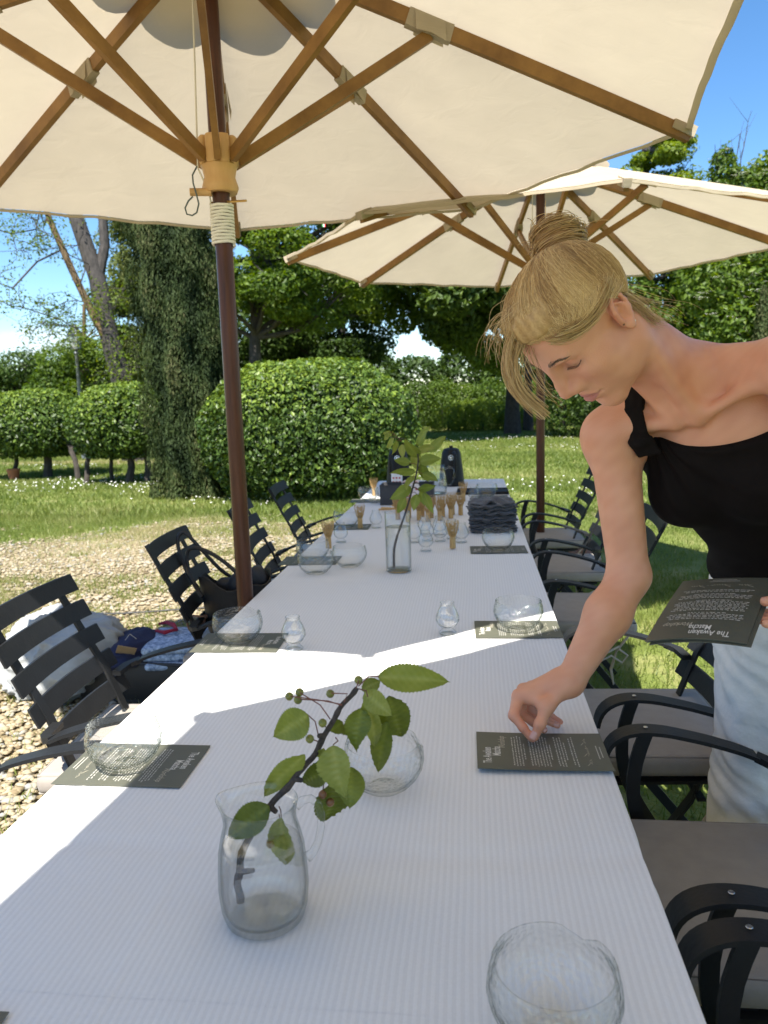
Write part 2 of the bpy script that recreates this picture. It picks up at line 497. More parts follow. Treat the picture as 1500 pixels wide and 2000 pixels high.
# ---- grass blades, gravel stones, daisies: uncountable stuff
leafy('grass_blade', [(.065, .105, .014), (.125, .175, .03), (.19, .22, .055), (.33, .31, .14)], .55, .35)
def scatter(n, x0, x1, y0, y1, dens, power=1.0):
    """points in a box, denser towards the camera, kept with probability dens(P)"""
    u = rng.random(n) ** power
    y = y0 + (y1 - y0) * u
    x = x0 + (x1 - x0) * rng.random(n)
    p = np.stack([x, y, np.zeros(n)], 1)
    return p[rng.random(n) < dens(p)]
def in_view(p, m=1.15):
    """keep what the photograph (or a step to its side) can show"""
    d = p - np.array([0, 0, 1.4]); z = d @ np.array(_f); x = d @ np.array(_r)
    return (z > .3) & (np.abs(x) < z * .504 * m + .5)
def gdens(p): 
    s = stony(p); nn = .5 + .5 * noise3(p, 2.2, 11); n2 = .5 + .5 * noise3(p, 7.0, 12)
    tuft = np.clip(1.6 * (nn * .6 + n2 * .5) - .35, 0, 1)
    return in_view(p) * np.clip((1 - s * 1.0) + .8 * (s > .3) * (nn + n2 > 1.08), .05, 1) * (.30 + .70 * tuft)
gp = np.concatenate([scatter(300000, -6, 4.5, 1.2, 9, gdens), scatter(330000, -14, 9, 9, 22, gdens, 1.3), scatter(90000, -18, 12, 22, 34, gdens, 1.2)])
n = len(gp); dist = gp[:, 1]
hgt = (.022 + .03 * rng.random(n)) * np.where(dist > 9, 1.25, 1) * (1 + .5 * np.exp(-((gp[:, 1] - 9.0) / .7) ** 2) * (gp[:, 0] < -1))
wid = np.where(dist < 9, .0032, np.where(dist < 22, .009, .02)) * (.7 + .6 * rng.random(n))
ang = rng.random(n) * 6.283
side = np.stack([np.cos(ang), np.sin(ang), 0 * ang], 1) * wid[:, None]
lean = rng.normal(size=(n, 3)) * .55; lean[:, 2] = 1
tip = gp + lean * hgt[:, None]
tip[:, 2] = np.abs(tip[:, 2])
vv = np.clip(.42 + .22 * noise3(gp, 1.1, 5) + .14 * noise3(gp, 4.2, 6) + .15 * rng.normal(size=n) + .35 * (stony(gp) > .35), 0, 1)
verts = np.stack([gp - side - [0, 0, .01], gp + side - [0, 0, .01], tip], 1).reshape(-1, 3)
me = np_mesh('grass', verts, np.arange(3 * n), 3, 'grass_blade', np.repeat(vv, 3))
tag(link('grass', me), 'short sunlit lawn grass thinning out into the gravel', kind='stuff')

attr_col('pebble', [(.17, .125, .07), (.29, .235, .145), (.38, .325, .225), (.27, .265, .245)], .85, .25, bump=.3, bscale=60)
ico = bmesh.new(); bmesh.ops.create_icosphere(ico, subdivisions=1, radius=1)
IV = np.array([v.co[:] for v in ico.verts]); IF = np.array([[v.index for v in f.verts] for f in ico.faces]); ico.free()
def sdens(p): 
    s = stony(p); return in_view(p) * np.clip(s * 1.25 - .22 * (noise3(p, 2.2, 11) + noise3(p, 7.0, 12)), 0, 1)
sp = np.concatenate([scatter(19000, -3.6, -.5, 1.3, 4.2, sdens), scatter(29000, -6.5, -.4, 4.2, 9.4, sdens, 1.2)])
n = len(sp)
sz = (.0075 + .0110 * rng.random(n) ** 2.6) * np.where(sp[:, 1] > 4.2, 1.25, 1.2)
A = rng.random(n) * 6.283; ca, sa = np.cos(A), np.sin(A)
sc3 = np.stack([sz * (1 + .5 * rng.random(n)), sz * (.8 + .3 * rng.random(n)), sz * (.35 + .25 * rng.random(n))], 1)
W = IV[None] * (1 + .18 * rng.normal(size=(n, len(IV), 1))) * sc3[:, None]
W = np.stack([W[..., 0] * ca[:, None] - W[..., 1] * sa[:, None], W[..., 0] * sa[:, None] + W[..., 1] * ca[:, None], W[..., 2]], -1)
W += sp[:, None] + np.array([0, 0, .001])
loops = (IF[None] + (np.arange(n) * len(IV))[:, None, None]).reshape(-1)
me = np_mesh('gravel', W.reshape(-1, 3), loops, 3, 'pebble', np.repeat(np.clip(rng.normal(.5, .25, n), 0, 1), len(IV)), True)
tag(link('gravel', me), 'cream river gravel scattered over the worn ground left of the table', kind='stuff')

plain('petal', (.75, .75, .70), .6, var=.05)
def ddens(p): return in_view(p) * (stony(p) < .25) * np.clip(noise3(p, 1.0, 21) * 1.3 + .1, 0, 1)
dp = np.concatenate([scatter(3000, -13, -2.2, 9.3, 17, ddens), scatter(1900, -1, 7, 8.0, 25, ddens)])
n = len(dp); k6 = np.arange(6) * math.pi / 3; ds = (.009 + .005 * rng.random(n)) * (1 + dp[:, 1] / 45)
ring = np.stack([np.cos(k6), np.sin(k6), 0 * k6], 1)
W = dp[:, None] + ring[None] * ds[:, None, None]; W[..., 2] += (.035 + .03 * rng.random(n))[:, None]
W[..., 2] += (rng.normal(size=(n, 6)) * .006)
me = np_mesh('daisies', W.reshape(-1, 3), np.arange(6 * n), 6, 'petal')
tag(link('daisies', me), 'tiny white daisies dotted over the lawn', kind='stuff')

# ================================================================ TREES AND SHRUBS
leafy('leaf_laurel', [(.022, .045, .009), (.042, .08, .014), (.085, .14, .02), (.18, .25, .03)], .42, .2, spec=.32)
leafy('leaf_cypress', [(.013, .026, .008), (.026, .045, .012), (.048, .068, .019), (.09, .09, .036)], .7, .12, spec=.2)
leafy('leaf_mid', [(.032, .062, .010), (.068, .12, .015), (.12, .185, .022), (.20, .255, .035)], .5, .4, spec=.3)
leafy('leaf_dark', [(.018, .038, .009), (.038, .072, .013), (.068, .115, .02), (.12, .17, .03)], .5, .3, spec=.3)
leafy('leaf_lime', [(.06, .11, .012), (.11, .17, .018), (.17, .23, .025), (.25, .29, .04)], .5, .45, spec=.3)
leafy('leaf_olive', [(.05, .07, .02), (.09, .12, .03), (.14, .17, .045), (.20, .21, .07)], .6, .35, spec=.3)
def crown_mesh(name, clumps, mat, size, aspect=.5, shell=.5, vbase=.45, up=None, upbias=.5, jit=.9, hang=.0, vsd=.16):
    Ps, Ns, vs = [], [], []
    for c, r, n in clumps:
        P, N = blob(c, r, n, shell)
        Ps.append(P); Ns.append(N)
        vs.append(np.clip(vbase + rng.normal(0, .07) + rng.normal(0, vsd, n), 0, 1))
    P = np.concatenate(Ps); N = np.concatenate(Ns); v = np.concatenate(vs)
    N = N + rng.normal(size=N.shape) * jit; N[:, 2] += upbias
    s = size * (.65 + .7 * rng.random(len(P)))
    return leaf_mesh(name, P, N, s, mat, v, aspect, up, hang=hang)
def limb(mb, a, b, r0, r1, bend=.08, seg=6, k=8):
    a, b = V(*a), V(*b); d = np.linalg.norm(b - a)
    off = rng.normal(size=3) * bend * d
    wig = rng.normal(size=(seg + 1, 3)) * d * bend * .16; wig[0] = 0
    pts = [a + (b - a) * t + off * math.sin(math.pi * t) * (1 + .3 * math.sin(7 * t)) + wig[i] for i, t in enumerate(np.linspace(0, 1, seg + 1))]
    mb.tube(pts, [r0 + (r1 - r0) * t for t in np.linspace(0, 1, seg + 1)], k)
    return pts
def tree(name, label, cat, base, trunk, tr, clumps, mat, size, barkm='bark', group=None, branches=True, **kw):
    """trunk: list of points from the base up; clumps: leaf masses; limbs run from the trunk into each mass"""
    t = thing(name, label, cat, base, 0, group)
    mb = MB(); nt = len(trunk)
    mb.tube(trunk, [tr * (1.25 if i == 0 else 1 - .55 * i / nt) for i in range(nt)], 10)
    if branches:
        for c, r, n in clumps:
            c = V(*c); k = min(nt - 1, max(1, int(nt * .55)))
            best = min(range(1, nt), key=lambda i: np.linalg.norm(V(*trunk[i]) - c) + .6 * max(0, trunk[i][2] - c[2] + .3))
            pts = limb(mb, trunk[best], c, tr * .38, tr * .10, .06, 5, 6)
            for _ in range(3):
                limb(mb, pts[3], c + rng.normal(size=3) * np.array(r) * .55, tr * .13, tr * .03, .06, 4, 5)
    mb.build('trunk', barkm, t, world=True)
    me = crown_mesh('crown', [((c[0] - base[0], c[1] - base[1], c[2] - base[2]), r, n) for c, r, n in clumps], mat, size, **kw)
    link('crown', me, t)
    return t
def clumps_in(c, r, k, cr, n, seed, zmin=None, flat=.7):
    g = np.random.default_rng(seed); out = []
    for i in range(k):
        d = g.normal(size=3); d /= np.linalg.norm(d); q = np.array(c) + d * np.array(r) * g.uniform(.35, 1) ** .7
        if zmin is not None and q[2] < zmin: q[2] = zmin + g.uniform(0, .6)
        s = cr * g.uniform(.65, 1.25)
        out.append((tuple(q), (s, s, s * flat), int(n * g.uniform(.7, 1.2))))
    return out

# clipped round shrubs ----------------------------------------------------
def dome(name, label, cat, base, r, zc, n, size, stems, mat='leaf_laurel', group=None, sq=1.0, vb=.45, flat_bottom=None):
    t = thing(name, label, cat, base, 0, group)
    d = rng.normal(size=(n, 3)); d /= np.linalg.norm(d, axis=1, keepdims=True)
    d = d / (np.abs(d) ** (2 * sq)).sum(1, keepdims=True) ** (1 / (2 * sq))
    k = 1 - .22 * rng.random(n) ** 2 + .035 * noise3(d, 5, 2) + .03 * noise3(d, 11, 4)
    P = d * k[:, None] * np.array(r) + np.array([0, 0, zc])
    N = d / np.array(r); N /= np.linalg.norm(N, axis=1, keepdims=True)
    topness = np.clip(N[:, 2], 0, 1)
    keep = P[:, 2] > (.02 if flat_bottom is None else flat_bottom)
    P, N, d = P[keep], N[keep], d[keep]; m = len(P)
    # new growth on the crown of the clip is a paler green than last year's leaves
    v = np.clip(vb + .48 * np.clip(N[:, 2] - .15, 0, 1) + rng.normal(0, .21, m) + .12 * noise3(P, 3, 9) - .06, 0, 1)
    N2 = N * .9 + rng.normal(size=(m, 3)) * .65; N2[:, 2] += .35
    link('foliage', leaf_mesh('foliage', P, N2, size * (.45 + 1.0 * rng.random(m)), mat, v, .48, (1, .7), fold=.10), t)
    mb = MB()
    for (x, y), tx, ty, rr in stems:
        pts = limb(mb, (x, y, -.02), (tx, ty, zc), rr, rr * .6, .04, 6, 7)
        for _ in range(5): limb(mb, pts[3 + _ % 3], (tx + rng.uniform(-1, 1) * r[0] * .4, ty + rng.uniform(-1, 1) * r[1] * .4, zc + rng.random() * r[2] * .5), rr * .5, rr * .15, .1, 4, 5)
    mb.build('trunk', 'bark_dark', t)
    # heart: oversized leaves in the darkest leaf tone fill the inside so that the clip does not look hollow
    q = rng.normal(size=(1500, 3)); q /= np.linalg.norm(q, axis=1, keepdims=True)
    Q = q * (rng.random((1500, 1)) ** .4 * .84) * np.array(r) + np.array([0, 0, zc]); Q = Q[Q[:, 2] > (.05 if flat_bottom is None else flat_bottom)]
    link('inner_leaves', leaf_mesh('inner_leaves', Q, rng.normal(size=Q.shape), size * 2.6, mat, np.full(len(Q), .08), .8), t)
    return t
dome('clipped_shrub', 'large clipped round laurel shrub growing to the ground beyond the left chairs', 'shrub', (-2.33, 10.9, 0), (1.55, 1.35, 1.05), .92, 30000, .07,
     [((0, 0), 0, 0, .06), ((.2, .1), .4, .2, .04), ((-.25, .05), -.5, .1, .04)], sq=1.2)
dome('clipped_shrub', 'clipped round shrub on bare dark stems at the left edge of the lawn', 'shrub', (-8.62, 14.3, 0), (1.22, 1.15, .74), 1.02, 14000, .075,
     [((.30, -.2), .2, 0, .09), ((1.15, -.6), .7, -.2, .055), ((-.7, .2), -.5, .2, .05)], flat_bottom=.42, group='clipped shrubs on stems', sq=1.0)
dome('clipped_shrub', 'clipped round shrub on bare dark stems next to the cypress', 'shrub', (-6.2, 13.1, 0), (.98, .95, .74), 1.06, 12000, .07,
     [((-.65, -.3), -.4, 0, .05), ((.15, -.3), .1, 0, .075), ((.45, -.2), .4, 0, .065), ((-.4, .2), -.2, .1, .04), ((.75, 0), .5, 0, .03)], flat_bottom=.45, group='clipped shrubs on stems', sq=1.0)

# cypress ------------------------------------------------------------------
cy = thing('cypress_tree', 'tall dark columnar cypress tree left of the front parasol pole', 'tree', (-4.12, 11.1, 0))
n = 95000
z = .05 + 7.2 * rng.random(n) ** .95
ang = rng.random(n) * 6.283
rad = np.interp(z, [0, .5, 1.6, 4, 6, 7.3], [.42, .62, .66, .72, .55, .06])
lump = 1 + .10 * np.sin(ang * 5 + z * 1.3) + .09 * np.sin(ang * 9 - z * 2.6 + 1) + .07 * np.sin(z * 7 + ang * 3)
k = lump * (1 - .30 * rng.random(n) ** 1.6)
Pc = np.stack([np.cos(ang) * rad * k - .035 * z, np.sin(ang) * rad * k, z], 1)
Nc = np.stack([np.cos(ang), np.sin(ang), .15 + 0 * ang], 1) + rng.normal(size=(n, 3)) * .5
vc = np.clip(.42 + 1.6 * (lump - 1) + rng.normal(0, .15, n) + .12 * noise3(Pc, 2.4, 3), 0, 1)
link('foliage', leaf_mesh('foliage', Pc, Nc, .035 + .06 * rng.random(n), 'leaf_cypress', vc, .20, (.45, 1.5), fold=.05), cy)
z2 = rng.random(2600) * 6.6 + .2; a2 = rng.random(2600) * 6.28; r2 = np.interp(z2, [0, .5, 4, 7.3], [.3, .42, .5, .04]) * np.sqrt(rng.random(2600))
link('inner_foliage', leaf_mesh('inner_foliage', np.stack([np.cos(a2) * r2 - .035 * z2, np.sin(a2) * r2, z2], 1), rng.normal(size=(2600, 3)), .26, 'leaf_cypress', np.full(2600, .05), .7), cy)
mb = MB(); mb.tube([(0, 0, -.02), (0, 0, 1), (-.05, 0, 3), (-.2, 0, 6.5)], [.14, .12, .08, .02], 8); mb.build('trunk', 'bark_dark', cy)
for i, (x, y, h) in enumerate([(-.52, -.28, .55), (-.18, -.48, .42), (.30, -.42, .5)]):
    m_ = 900; zz = rng.random(m_) * h; aa = rng.random(m_) * 6.28; rr = .16 * np.sqrt(np.clip(1 - zz / h, 0, 1)) * (.7 + .3 * rng.random(m_))
    link('basal_shoot', leaf_mesh('basal_shoot', np.stack([x + np.cos(aa) * rr, y + np.sin(aa) * rr, zz + .02], 1), np.stack([np.cos(aa), np.sin(aa), .2 + 0 * aa], 1) + rng.normal(size=(m_, 3)) * .4, .07, 'leaf_cypress', np.clip(rng.normal(.6, .15, m_), 0, 1), .32, (.45, 1.5)), cy)

# locust: two leaning trunks and long bare limbs over the lawn ---------------
lo = thing('locust_tree', 'half bare locust tree with a leaning grey furrowed trunk and sparse leafy limbs', 'tree', (-8.38, 18, 0))
mb = MB()
mb.tube([(-8.3, 18, -.05), (-8.42, 18, 1.7), (-8.72, 18, 3.2), (-8.92, 18.1, 4.4), (-9.3, 18.2, 5.6), (-9.75, 18.3, 7)], [.30, .25, .22, .20, .18, .13], 12)
mb.tube([(-8.92, 18.1, 4.3), (-8.75, 18.3, 5.2), (-8.9, 18.6, 7)], [.14, .12, .08], 9)
mb.build('trunk', 'bark', lo, world=True)
mb = MB()
mb.tube([(-8.6, 17.95, 2.6), (-8.95, 17.8, 3.5), (-9.35, 17.7, 4.6), (-9.72, 17.6, 5.7), (-10.0, 17.5, 7)], [.085, .085, .08, .07, .05], 9)
mb.build('second_trunk', 'bark_brown', lo, world=True)
mb = MB(); lp = []
for a, b, r in [((-9.55, 17.65, 5.0), (-12.4, 17, 3.85), .055), ((-9.3, 17.7, 4.5), (-12.3, 17.2, 4.55), .05), ((-9.75, 17.6, 5.8), (-12.6, 17, 5.7), .05), ((-9.9, 17.5, 6.3), (-12.4, 17, 6.6), .045),
                ((-9.1, 17.8, 3.9), (-10.6, 17.4, 3.5), .035), ((-9.2, 17.75, 4.2), (-10.9, 17.3, 4.9), .04), ((-8.75, 18, 3.3), (-9.9, 17.3, 3.3), .035), ((-8.6, 18, 2.6), (-7.6, 17.4, 3.1), .03),
                ((-8.8, 18, 3.7), (-7.7, 17.3, 4.3), .03), ((-8.6, 18, 2.3), (-7.4, 17.4, 2.35), .028), ((-9.0, 17.9, 4.7), (-10.3, 17.0, 6.2), .03), ((-8.7, 18, 3.2), (-8.1, 17.2, 4.0), .03)]:
    pts = limb(mb, a, b, r * .42, r * .15, .24, 9, 6)
    for q in range(3, 9):
        for _ in range(3):
            e = pts[q] + rng.normal(size=3) * np.array([.5, .4, .38]) + np.array([-.12, 0, -.05])
            pp = limb(mb, pts[q], e, r * .2, r * .07, .14, 4, 4); lp += [pp[2], pp[3], pp[4]]
mb.build('limb', 'bark', lo, world=True)
lp = np.array(lp); lp = lp[rng.random(len(lp)) < .8]
Pl = np.repeat(lp, 11, 0) + rng.normal(size=(len(lp) * 11, 3)) * .10 - np.array(lo.location)
Nl = rng.normal(size=Pl.shape); Nl[:, 2] += 1
link('crown', leaf_mesh('crown', Pl, Nl, .05 + .05 * rng.random(len(Pl)), 'leaf_lime', np.clip(rng.normal(.35, .2, len(Pl)), 0, 1), .5), lo)

# woodland edge -------------------------------------------------------------
G = 'trees along the back of the garden'
tree('broadleaf_tree', 'yellow green leafy tree crowding behind the leaning locust trunk', 'tree', (-9.6, 22, 0), [(-9.6, 22, 0), (-9.5, 22, 2), (-9.4, 22, 4), (-9.2, 22, 7)], .16,
     clumps_in((-9.0, 22, 4.4), (1.7, 1.4, 2.9), 34, .75, 1000, 1, 1.0), 'leaf_olive', .11, group=G, vbase=.4)
tree('broadleaf_tree', 'green maple with layered sprays over a dark hollow right of the cypress', 'tree', (-5.72, 20, 0), [(-5.72, 20, 0), (-5.7, 20, 1.6), (-5.65, 20, 3), (-5.3, 20, 5), (-5, 20, 7.5)], .19,
     clumps_in((-4.6, 19.6, 5.2), (2.6, 1.6, 2.6), 40, .72, 1150, 2, 2.9, .5), 'leaf_mid', .12, group=G, vbase=.52)
tree('broadleaf_tree', 'broad dark chestnut tree on a single trunk standing on the open lawn', 'tree', (1.33, 26, 0), [(1.33, 26, -.05), (1.33, 26, 1.2), (1.36, 26, 2.4), (1.4, 26, 4), (1.5, 26, 7)], .25,
     clumps_in((.5, 22.6, 5.3), (3.7, 2.1, 2.5), 52, .85, 1200, 4, 2.75, .6), 'leaf_dark', .19, 'bark_dark', group=G, vbase=.5, hang=.15)
tree('broadleaf_tree', 'tree with low drooping bright green sprays beside the sky gap', 'tree', (1.95, 27.5, 0), [(1.95, 27.5, 0), (1.95, 27.4, 2), (1.9, 27.2, 4), (1.6, 27, 6)], .15,
     [((-.35, 23.2, 3.0), (.75, .5, .55), 900), ((.3, 23.4, 2.6), (.6, .5, .6), 800), ((-1.2, 24.5, 4.2), (1.0, .8, .6), 1100), ((-2.1, 24.6, 4.0), (.6, .6, .7), 800), ((-3.0, 24.6, 4.4), (.9, .8, .7), 1000), ((-1.6, 25, 5.4), (1.6, 1, .8), 1500), ((.9, 23.8, 2.4), (.5, .5, .5), 600)],
     'leaf_mid', .17, group=G, branches=False, vbase=.6, hang=.2)
tree('broadleaf_tree', 'deep green tree closing the view between the maple and the sky gap', 'tree', (-4.4, 26, 0), [(-4.4, 26, 0), (-4.4, 26, 2), (-4.3, 26, 5), (-4.2, 26, 8)], .2,
     clumps_in((-4.6, 26, 4.6), (1.9, 1.5, 3.2), 30, 1.0, 1000, 6, 1.6), 'leaf_dark', .16, group=G, vbase=.42)
tree('broadleaf_tree', 'dark bushy tree behind the cypress and the round shrub', 'tree', (-8.6, 27, 0), [(-8.6, 27, 0), (-8.5, 27, 3), (-8.4, 27, 7)], .2,
     clumps_in((-8.0, 27, 3.8), (2.4, 1.6, 3.2), 34, 1.05, 1000, 7, .8), 'leaf_dark', .16, group=G, vbase=.42)
tree('broadleaf_tree', 'low bushy tree under the lamp post at the far left', 'tree', (-12.5, 24, 0), [(-12.5, 24, 0), (-12.5, 24, 1.5), (-12.4, 24, 3)], .13,
     clumps_in((-12.2, 24, 1.9), (2.0, 1.3, 1.3), 22, .75, 1000, 8, .4), 'leaf_mid', .13, group=G, vbase=.38)
tree('broadleaf_tree', 'dark tree rising from the far left edge under the white cloud', 'tree', (-17.6, 29, 0), [(-17.6, 29, 0), (-17.6, 29, 1.5), (-17.5, 29, 3)], .18,
     clumps_in((-17.2, 29, 1.9), (3.0, 1.5, 1.6), 26, .85, 1000, 9, .4), 'leaf_dark', .14, group=G, vbase=.42)
tree('broadleaf_tree', 'small airy tree reaching into the sky beside the lantern', 'tree', (-11.2, 21, 0), [(-11.2, 21, 0), (-11.1, 21, 1.8), (-10.9, 21, 3.2), (-10.8, 21, 4.2)], .08,
     clumps_in((-10.5, 20.8, 3.0), (.8, .8, 1.1), 14, .42, 420, 10, 1.5), 'leaf_mid', .10, 'bark_brown', group=G, vbase=.42)
tree('broadleaf_tree', 'bright lime green tree topping the white edge of the rear parasol', 'tree', (4.0, 19, 0), [(4.0, 19, 0), (4.0, 19, 2.5), (4.0, 19, 5), (4.0, 19, 6.8)], .15,
     clumps_in((3.95, 18.6, 6.1), (1.0, .8, 1.1), 22, .45, 650, 11, 4.4, .6), 'leaf_lime', .10, group=G, vbase=.5)
tree('broadleaf_tree', 'shaded leafy tree behind the shoulder of the woman', 'tree', (4.7, 18.5, 0), [(4.7, 18.5, 0), (4.7, 18.5, 2), (4.8, 18.5, 4), (4.9, 18.5, 5)], .16,
     clumps_in((4.7, 18.6, 2.9), (1.5, 1.0, 1.9), 30, .75, 1000, 12, .5), 'leaf_mid', .12, group=G, vbase=.36)
tree('broadleaf_tree', 'tall dark evergreen tree at the right edge of the garden', 'tree', (7.4, 20.5, 0), [(7.4, 20.5, 0), (7.4, 20.5, 3), (7.4, 20.5, 6)], .2,
     clumps_in((7.2, 20.5, 3.3), (1.6, 1.2, 2.6), 28, .95, 900, 13, .5), 'leaf_dark', .14, group=G, vbase=.42)
def flowering(name, label, base, clumps, nf, seed, tw):
    t = tree(name, label, 'shrub', base, [base, (base[0], base[1], 1.5), (base[0] + .1, base[1], 3.5), (base[0] + .1, base[1], 5.2)], .06, clumps, 'leaf_mid', .12, 'bark_brown', vbase=.42)
    mb = MB(); g = np.random.default_rng(seed)
    for i in range(nf):
        c, r, _ = clumps[g.integers(len(clumps))]; d = g.normal(size=3); d[1] -= .6; d[2] += .5; d /= np.linalg.norm(d)
        p = np.array(c) + d * np.array(r) * g.uniform(.85, 1.08)
        for _ in range(9):
            o = p + g.normal(size=3) * np.array([.065, .065, .015]); s_ = .022 + .018 * g.random()
            mb.add([o + V(s_ * math.cos(a), s_ * math.sin(a) * .9, .006 * math.sin(3 * a)) for a in np.arange(5) * 1.2566], [(0, 1, 2, 3, 4)])
    mb.build('flower_heads', 'petal', t, world=True, smooth=False)['kind'] = 'stuff'
    mb = MB()
    for a, b in tw: 
        pts = limb(mb, a, b, .014, .004, .05, 6, 4)
        for q in (2, 3, 4, 5): limb(mb, pts[q], pts[q] + V(g.normal() * .22, g.normal() * .1, .3 + .2 * g.random()), .006, .002, .05, 3, 4)
    if tw: mb.build('bare_twigs', 'bark', t, world=True)
    return t
flowering('elder_shrub', 'tall elder with white flower heads and bare twigs against the blue sky', (5.7, 17.5, 0), [((5.25, 17.4, 5.7), (.3, .3, .6), 900), ((5.7, 17.4, 5.35), (.6, .4, .5), 1300), ((6.3, 17.5, 5.6), (.6, .5, .55), 1400), ((6.7, 17.6, 5.9), (.4, .4, .5), 900), ((5.9, 17.5, 4.6), (.9, .5, .6), 1500)], 46, 31,
          [((5.4, 17.4, 5.4), (5.55, 17.4, 6.5), ), ((5.6, 17.4, 5.2), (5.75, 17.4, 6.9)), ((5.3, 17.4, 5.5), (5.05, 17.4, 6.3))])
flowering('elder_shrub', 'elder shrub spotted with white flowers over the bare shoulder of the woman', (5.6, 15.5, 0), [((4.6, 15.4, 3.3), (.8, .5, .6), 1700), ((5.5, 15.3, 2.9), (.7, .5, .7), 1700), ((5.0, 15.2, 2.5), (.8, .5, .5), 1500), ((6.2, 15.5, 3.4), (.7, .5, .7), 1500), ((5.3, 15.5, 3.8), (.6, .4, .4), 1000), ((5.7, 15.3, 2.0), (1.1, .6, .7), 1700)], 60, 32, [])
cn = thing('conifer', 'small slim conifer standing among the white flowering shrubs', 'tree', (5.15, 14.6, 0))
n = 4200; z = .1 + 3.0 * rng.random(n); a2 = rng.random(n) * 6.28; r2 = .36 * np.clip(1 - z / 3.2, 0.02, 1) ** .7 * (1 - .4 * rng.random(n))
link('foliage', leaf_mesh('foliage', np.stack([np.cos(a2) * r2, np.sin(a2) * r2, z], 1), np.stack([np.cos(a2), np.sin(a2), .2 + 0 * a2], 1) + rng.normal(size=(n, 3)) * .4, .07, 'leaf_cypress', np.clip(rng.normal(.7, .15, n), 0, 1), .4, (.5, 1)), cn)
mb = MB(); mb.tube([(0, 0, 0), (0, 0, 1.5), (0, 0, 3)], [.06, .04, .01], 6); mb.build('trunk', 'bark_dark', cn)
def hedge(name, label, cat, boxes, n, size, mat, vb, base):
    t = thing(name, label, cat, base)
    me = crown_mesh('foliage', [((c[0] - base[0], c[1] - base[1], c[2]), r, int(n * r[0] * r[2])) for c, r in boxes], mat, size, shell=.72, vbase=vb, upbias=.6)
    link('foliage', me, t)
    for c, r in boxes:
        mb = MB(); limb(mb, (c[0] - base[0], c[1] - base[1], -.02), (c[0] - base[0], c[1] - base[1], c[2]), .05, .03)
        mb.build('trunk', 'bark_dark', t)
    return t
hedge('hedge', 'low mid green hedge closing the lawn behind the chestnut trunk', 'hedge', [((-2.2 + .95 * i, 31 + .2 * (i % 3), .95), (.85, .7, .98 + .12 * math.sin(i * 2.1))) for i in range(9)], 2600, .11, 'leaf_mid', .42, (0, 31, 0))
hedge('ground_cover_mound', 'soft pale green mound of ground cover before the far hedge', 'shrub', [((-.9 + .62 * i, 28.6 + .15 * (i % 2), .38), (.7, .7, .62 + .2 * math.sin(i * .9))) for i in range(6)], 7000, .07, 'leaf_mid', .62, (.6, 28.6, 0))
hedge('hedge', 'dark hedge in the shade at the right beyond the rear parasol pole', 'hedge', [((2.8 + .9 * i, 23.5 - .9 * i, 1.0), (.85, .7, 1.15)) for i in range(6)], 2600, .11, 'leaf_dark', .42, (4.6, 22, 0))
fh = hedge('tall_hedge', 'tall dark hedgerow filling the gaps behind the garden trees', 'hedge', [((-15 + 2.1 * i, 34 + .6 * (i % 2), 1.5), (1.6, 1.1, (2.3 if i < 5 else 1.75 if i == 5 else 1.85 if i == 6 else 2.3) + .25 * math.sin(i * 1.7))) for i in range(0, 10)] + [((-24 + 2.1 * i, 35, 1.2), (1.5, 1.1, 1.4 + .3 * math.sin(i * 1.7))) for i in range(6)] + [((5.0 + 2.1 * i, 33 - i, 1.9), (1.5, 1.1, 2.2)) for i in range(4)], 1900, .2, 'leaf_dark', .35, (-8, 34, 0))

# street lantern, pot, cable ---------------------------------------------------
plain('lamp_iron', (.16, .175, .19), .45, .4, .1)
glassy('lamp_glass', (.8, .84, .84), .1, 1.1, haze=.35)
ln = thing('lamp_post', 'grey lantern on a tapered iron post behind the clipped shrubs', 'lamp post', (-10.1, 19, 0))
mb = MB(); mb.lathe([(.10, 0), (.10, .25), (.06, .3), (.052, 1.5), (.04, 2.68), (.07, 2.72), (.045, 2.78), (.09, 2.82), (.0, 2.82)], 14); mb.build('post', 'lamp_iron', ln)
mb = MB()
for i in range(4):
    a = math.pi / 4 + i * math.pi / 2; c_, s_ = math.cos(a), math.sin(a)
    mb.tube([(.115 * c_, .115 * s_, 2.82), (.165 * c_, .165 * s_, 3.16)], .012, 5)
for z_, w_ in ((2.83, .115), (3.16, .17)):
    q = [(w_ * math.cos(math.pi / 4 + i * math.pi / 2), w_ * math.sin(math.pi / 4 + i * math.pi / 2), z_) for i in range(5)]
    mb.flat(q, .024, .024)
mb.build('lantern_frame', 'lamp_iron', ln)
mb = MB(); k4 = [(math.cos(math.pi / 4 + i * math.pi / 2), math.sin(math.pi / 4 + i * math.pi / 2)) for i in range(4)]
for i in range(4):
    (a, b), (c_, d) = k4[i], k4[(i + 1) % 4]
    mb.add([(.105 * a, .105 * b, 2.84), (.105 * c_, .105 * d, 2.84), (.155 * c_, .155 * d, 3.15), (.155 * a, .155 * b, 3.15)], [(0, 1, 2, 3)])
mb.build('pane', 'lamp_glass', ln)
mb = MB(); mb.sweep([(0, 0, 3.17), (0, 0, 3.2), (0, 0, 3.37), (0, 0, 3.40), (0, 0, 3.44)], [(a * .2, b * .2) for a, b in k4], up=(0, 1, 0), scale=[1, 1, .42, .3, .12]); mb.build('roof', 'lamp_iron', ln, smooth=False)
plain('terracotta', (.36, .13, .06), .85, bump=.2)
pt = thing('flower_pot', 'small terracotta pot on the grass under the clipped shrubs', 'pot', (-8.9, 13.9, 0))
mb = MB(); mb.lathe([(.0, .0), (.085, 0), (.115, .17), (.125, .17), (.125, .21), (.11, .21), (.085, .03), (0, .03)], 20); mb.build('pot_body', 'terracotta', pt)
plain('rubber_black', (.02, .02, .022), .6)
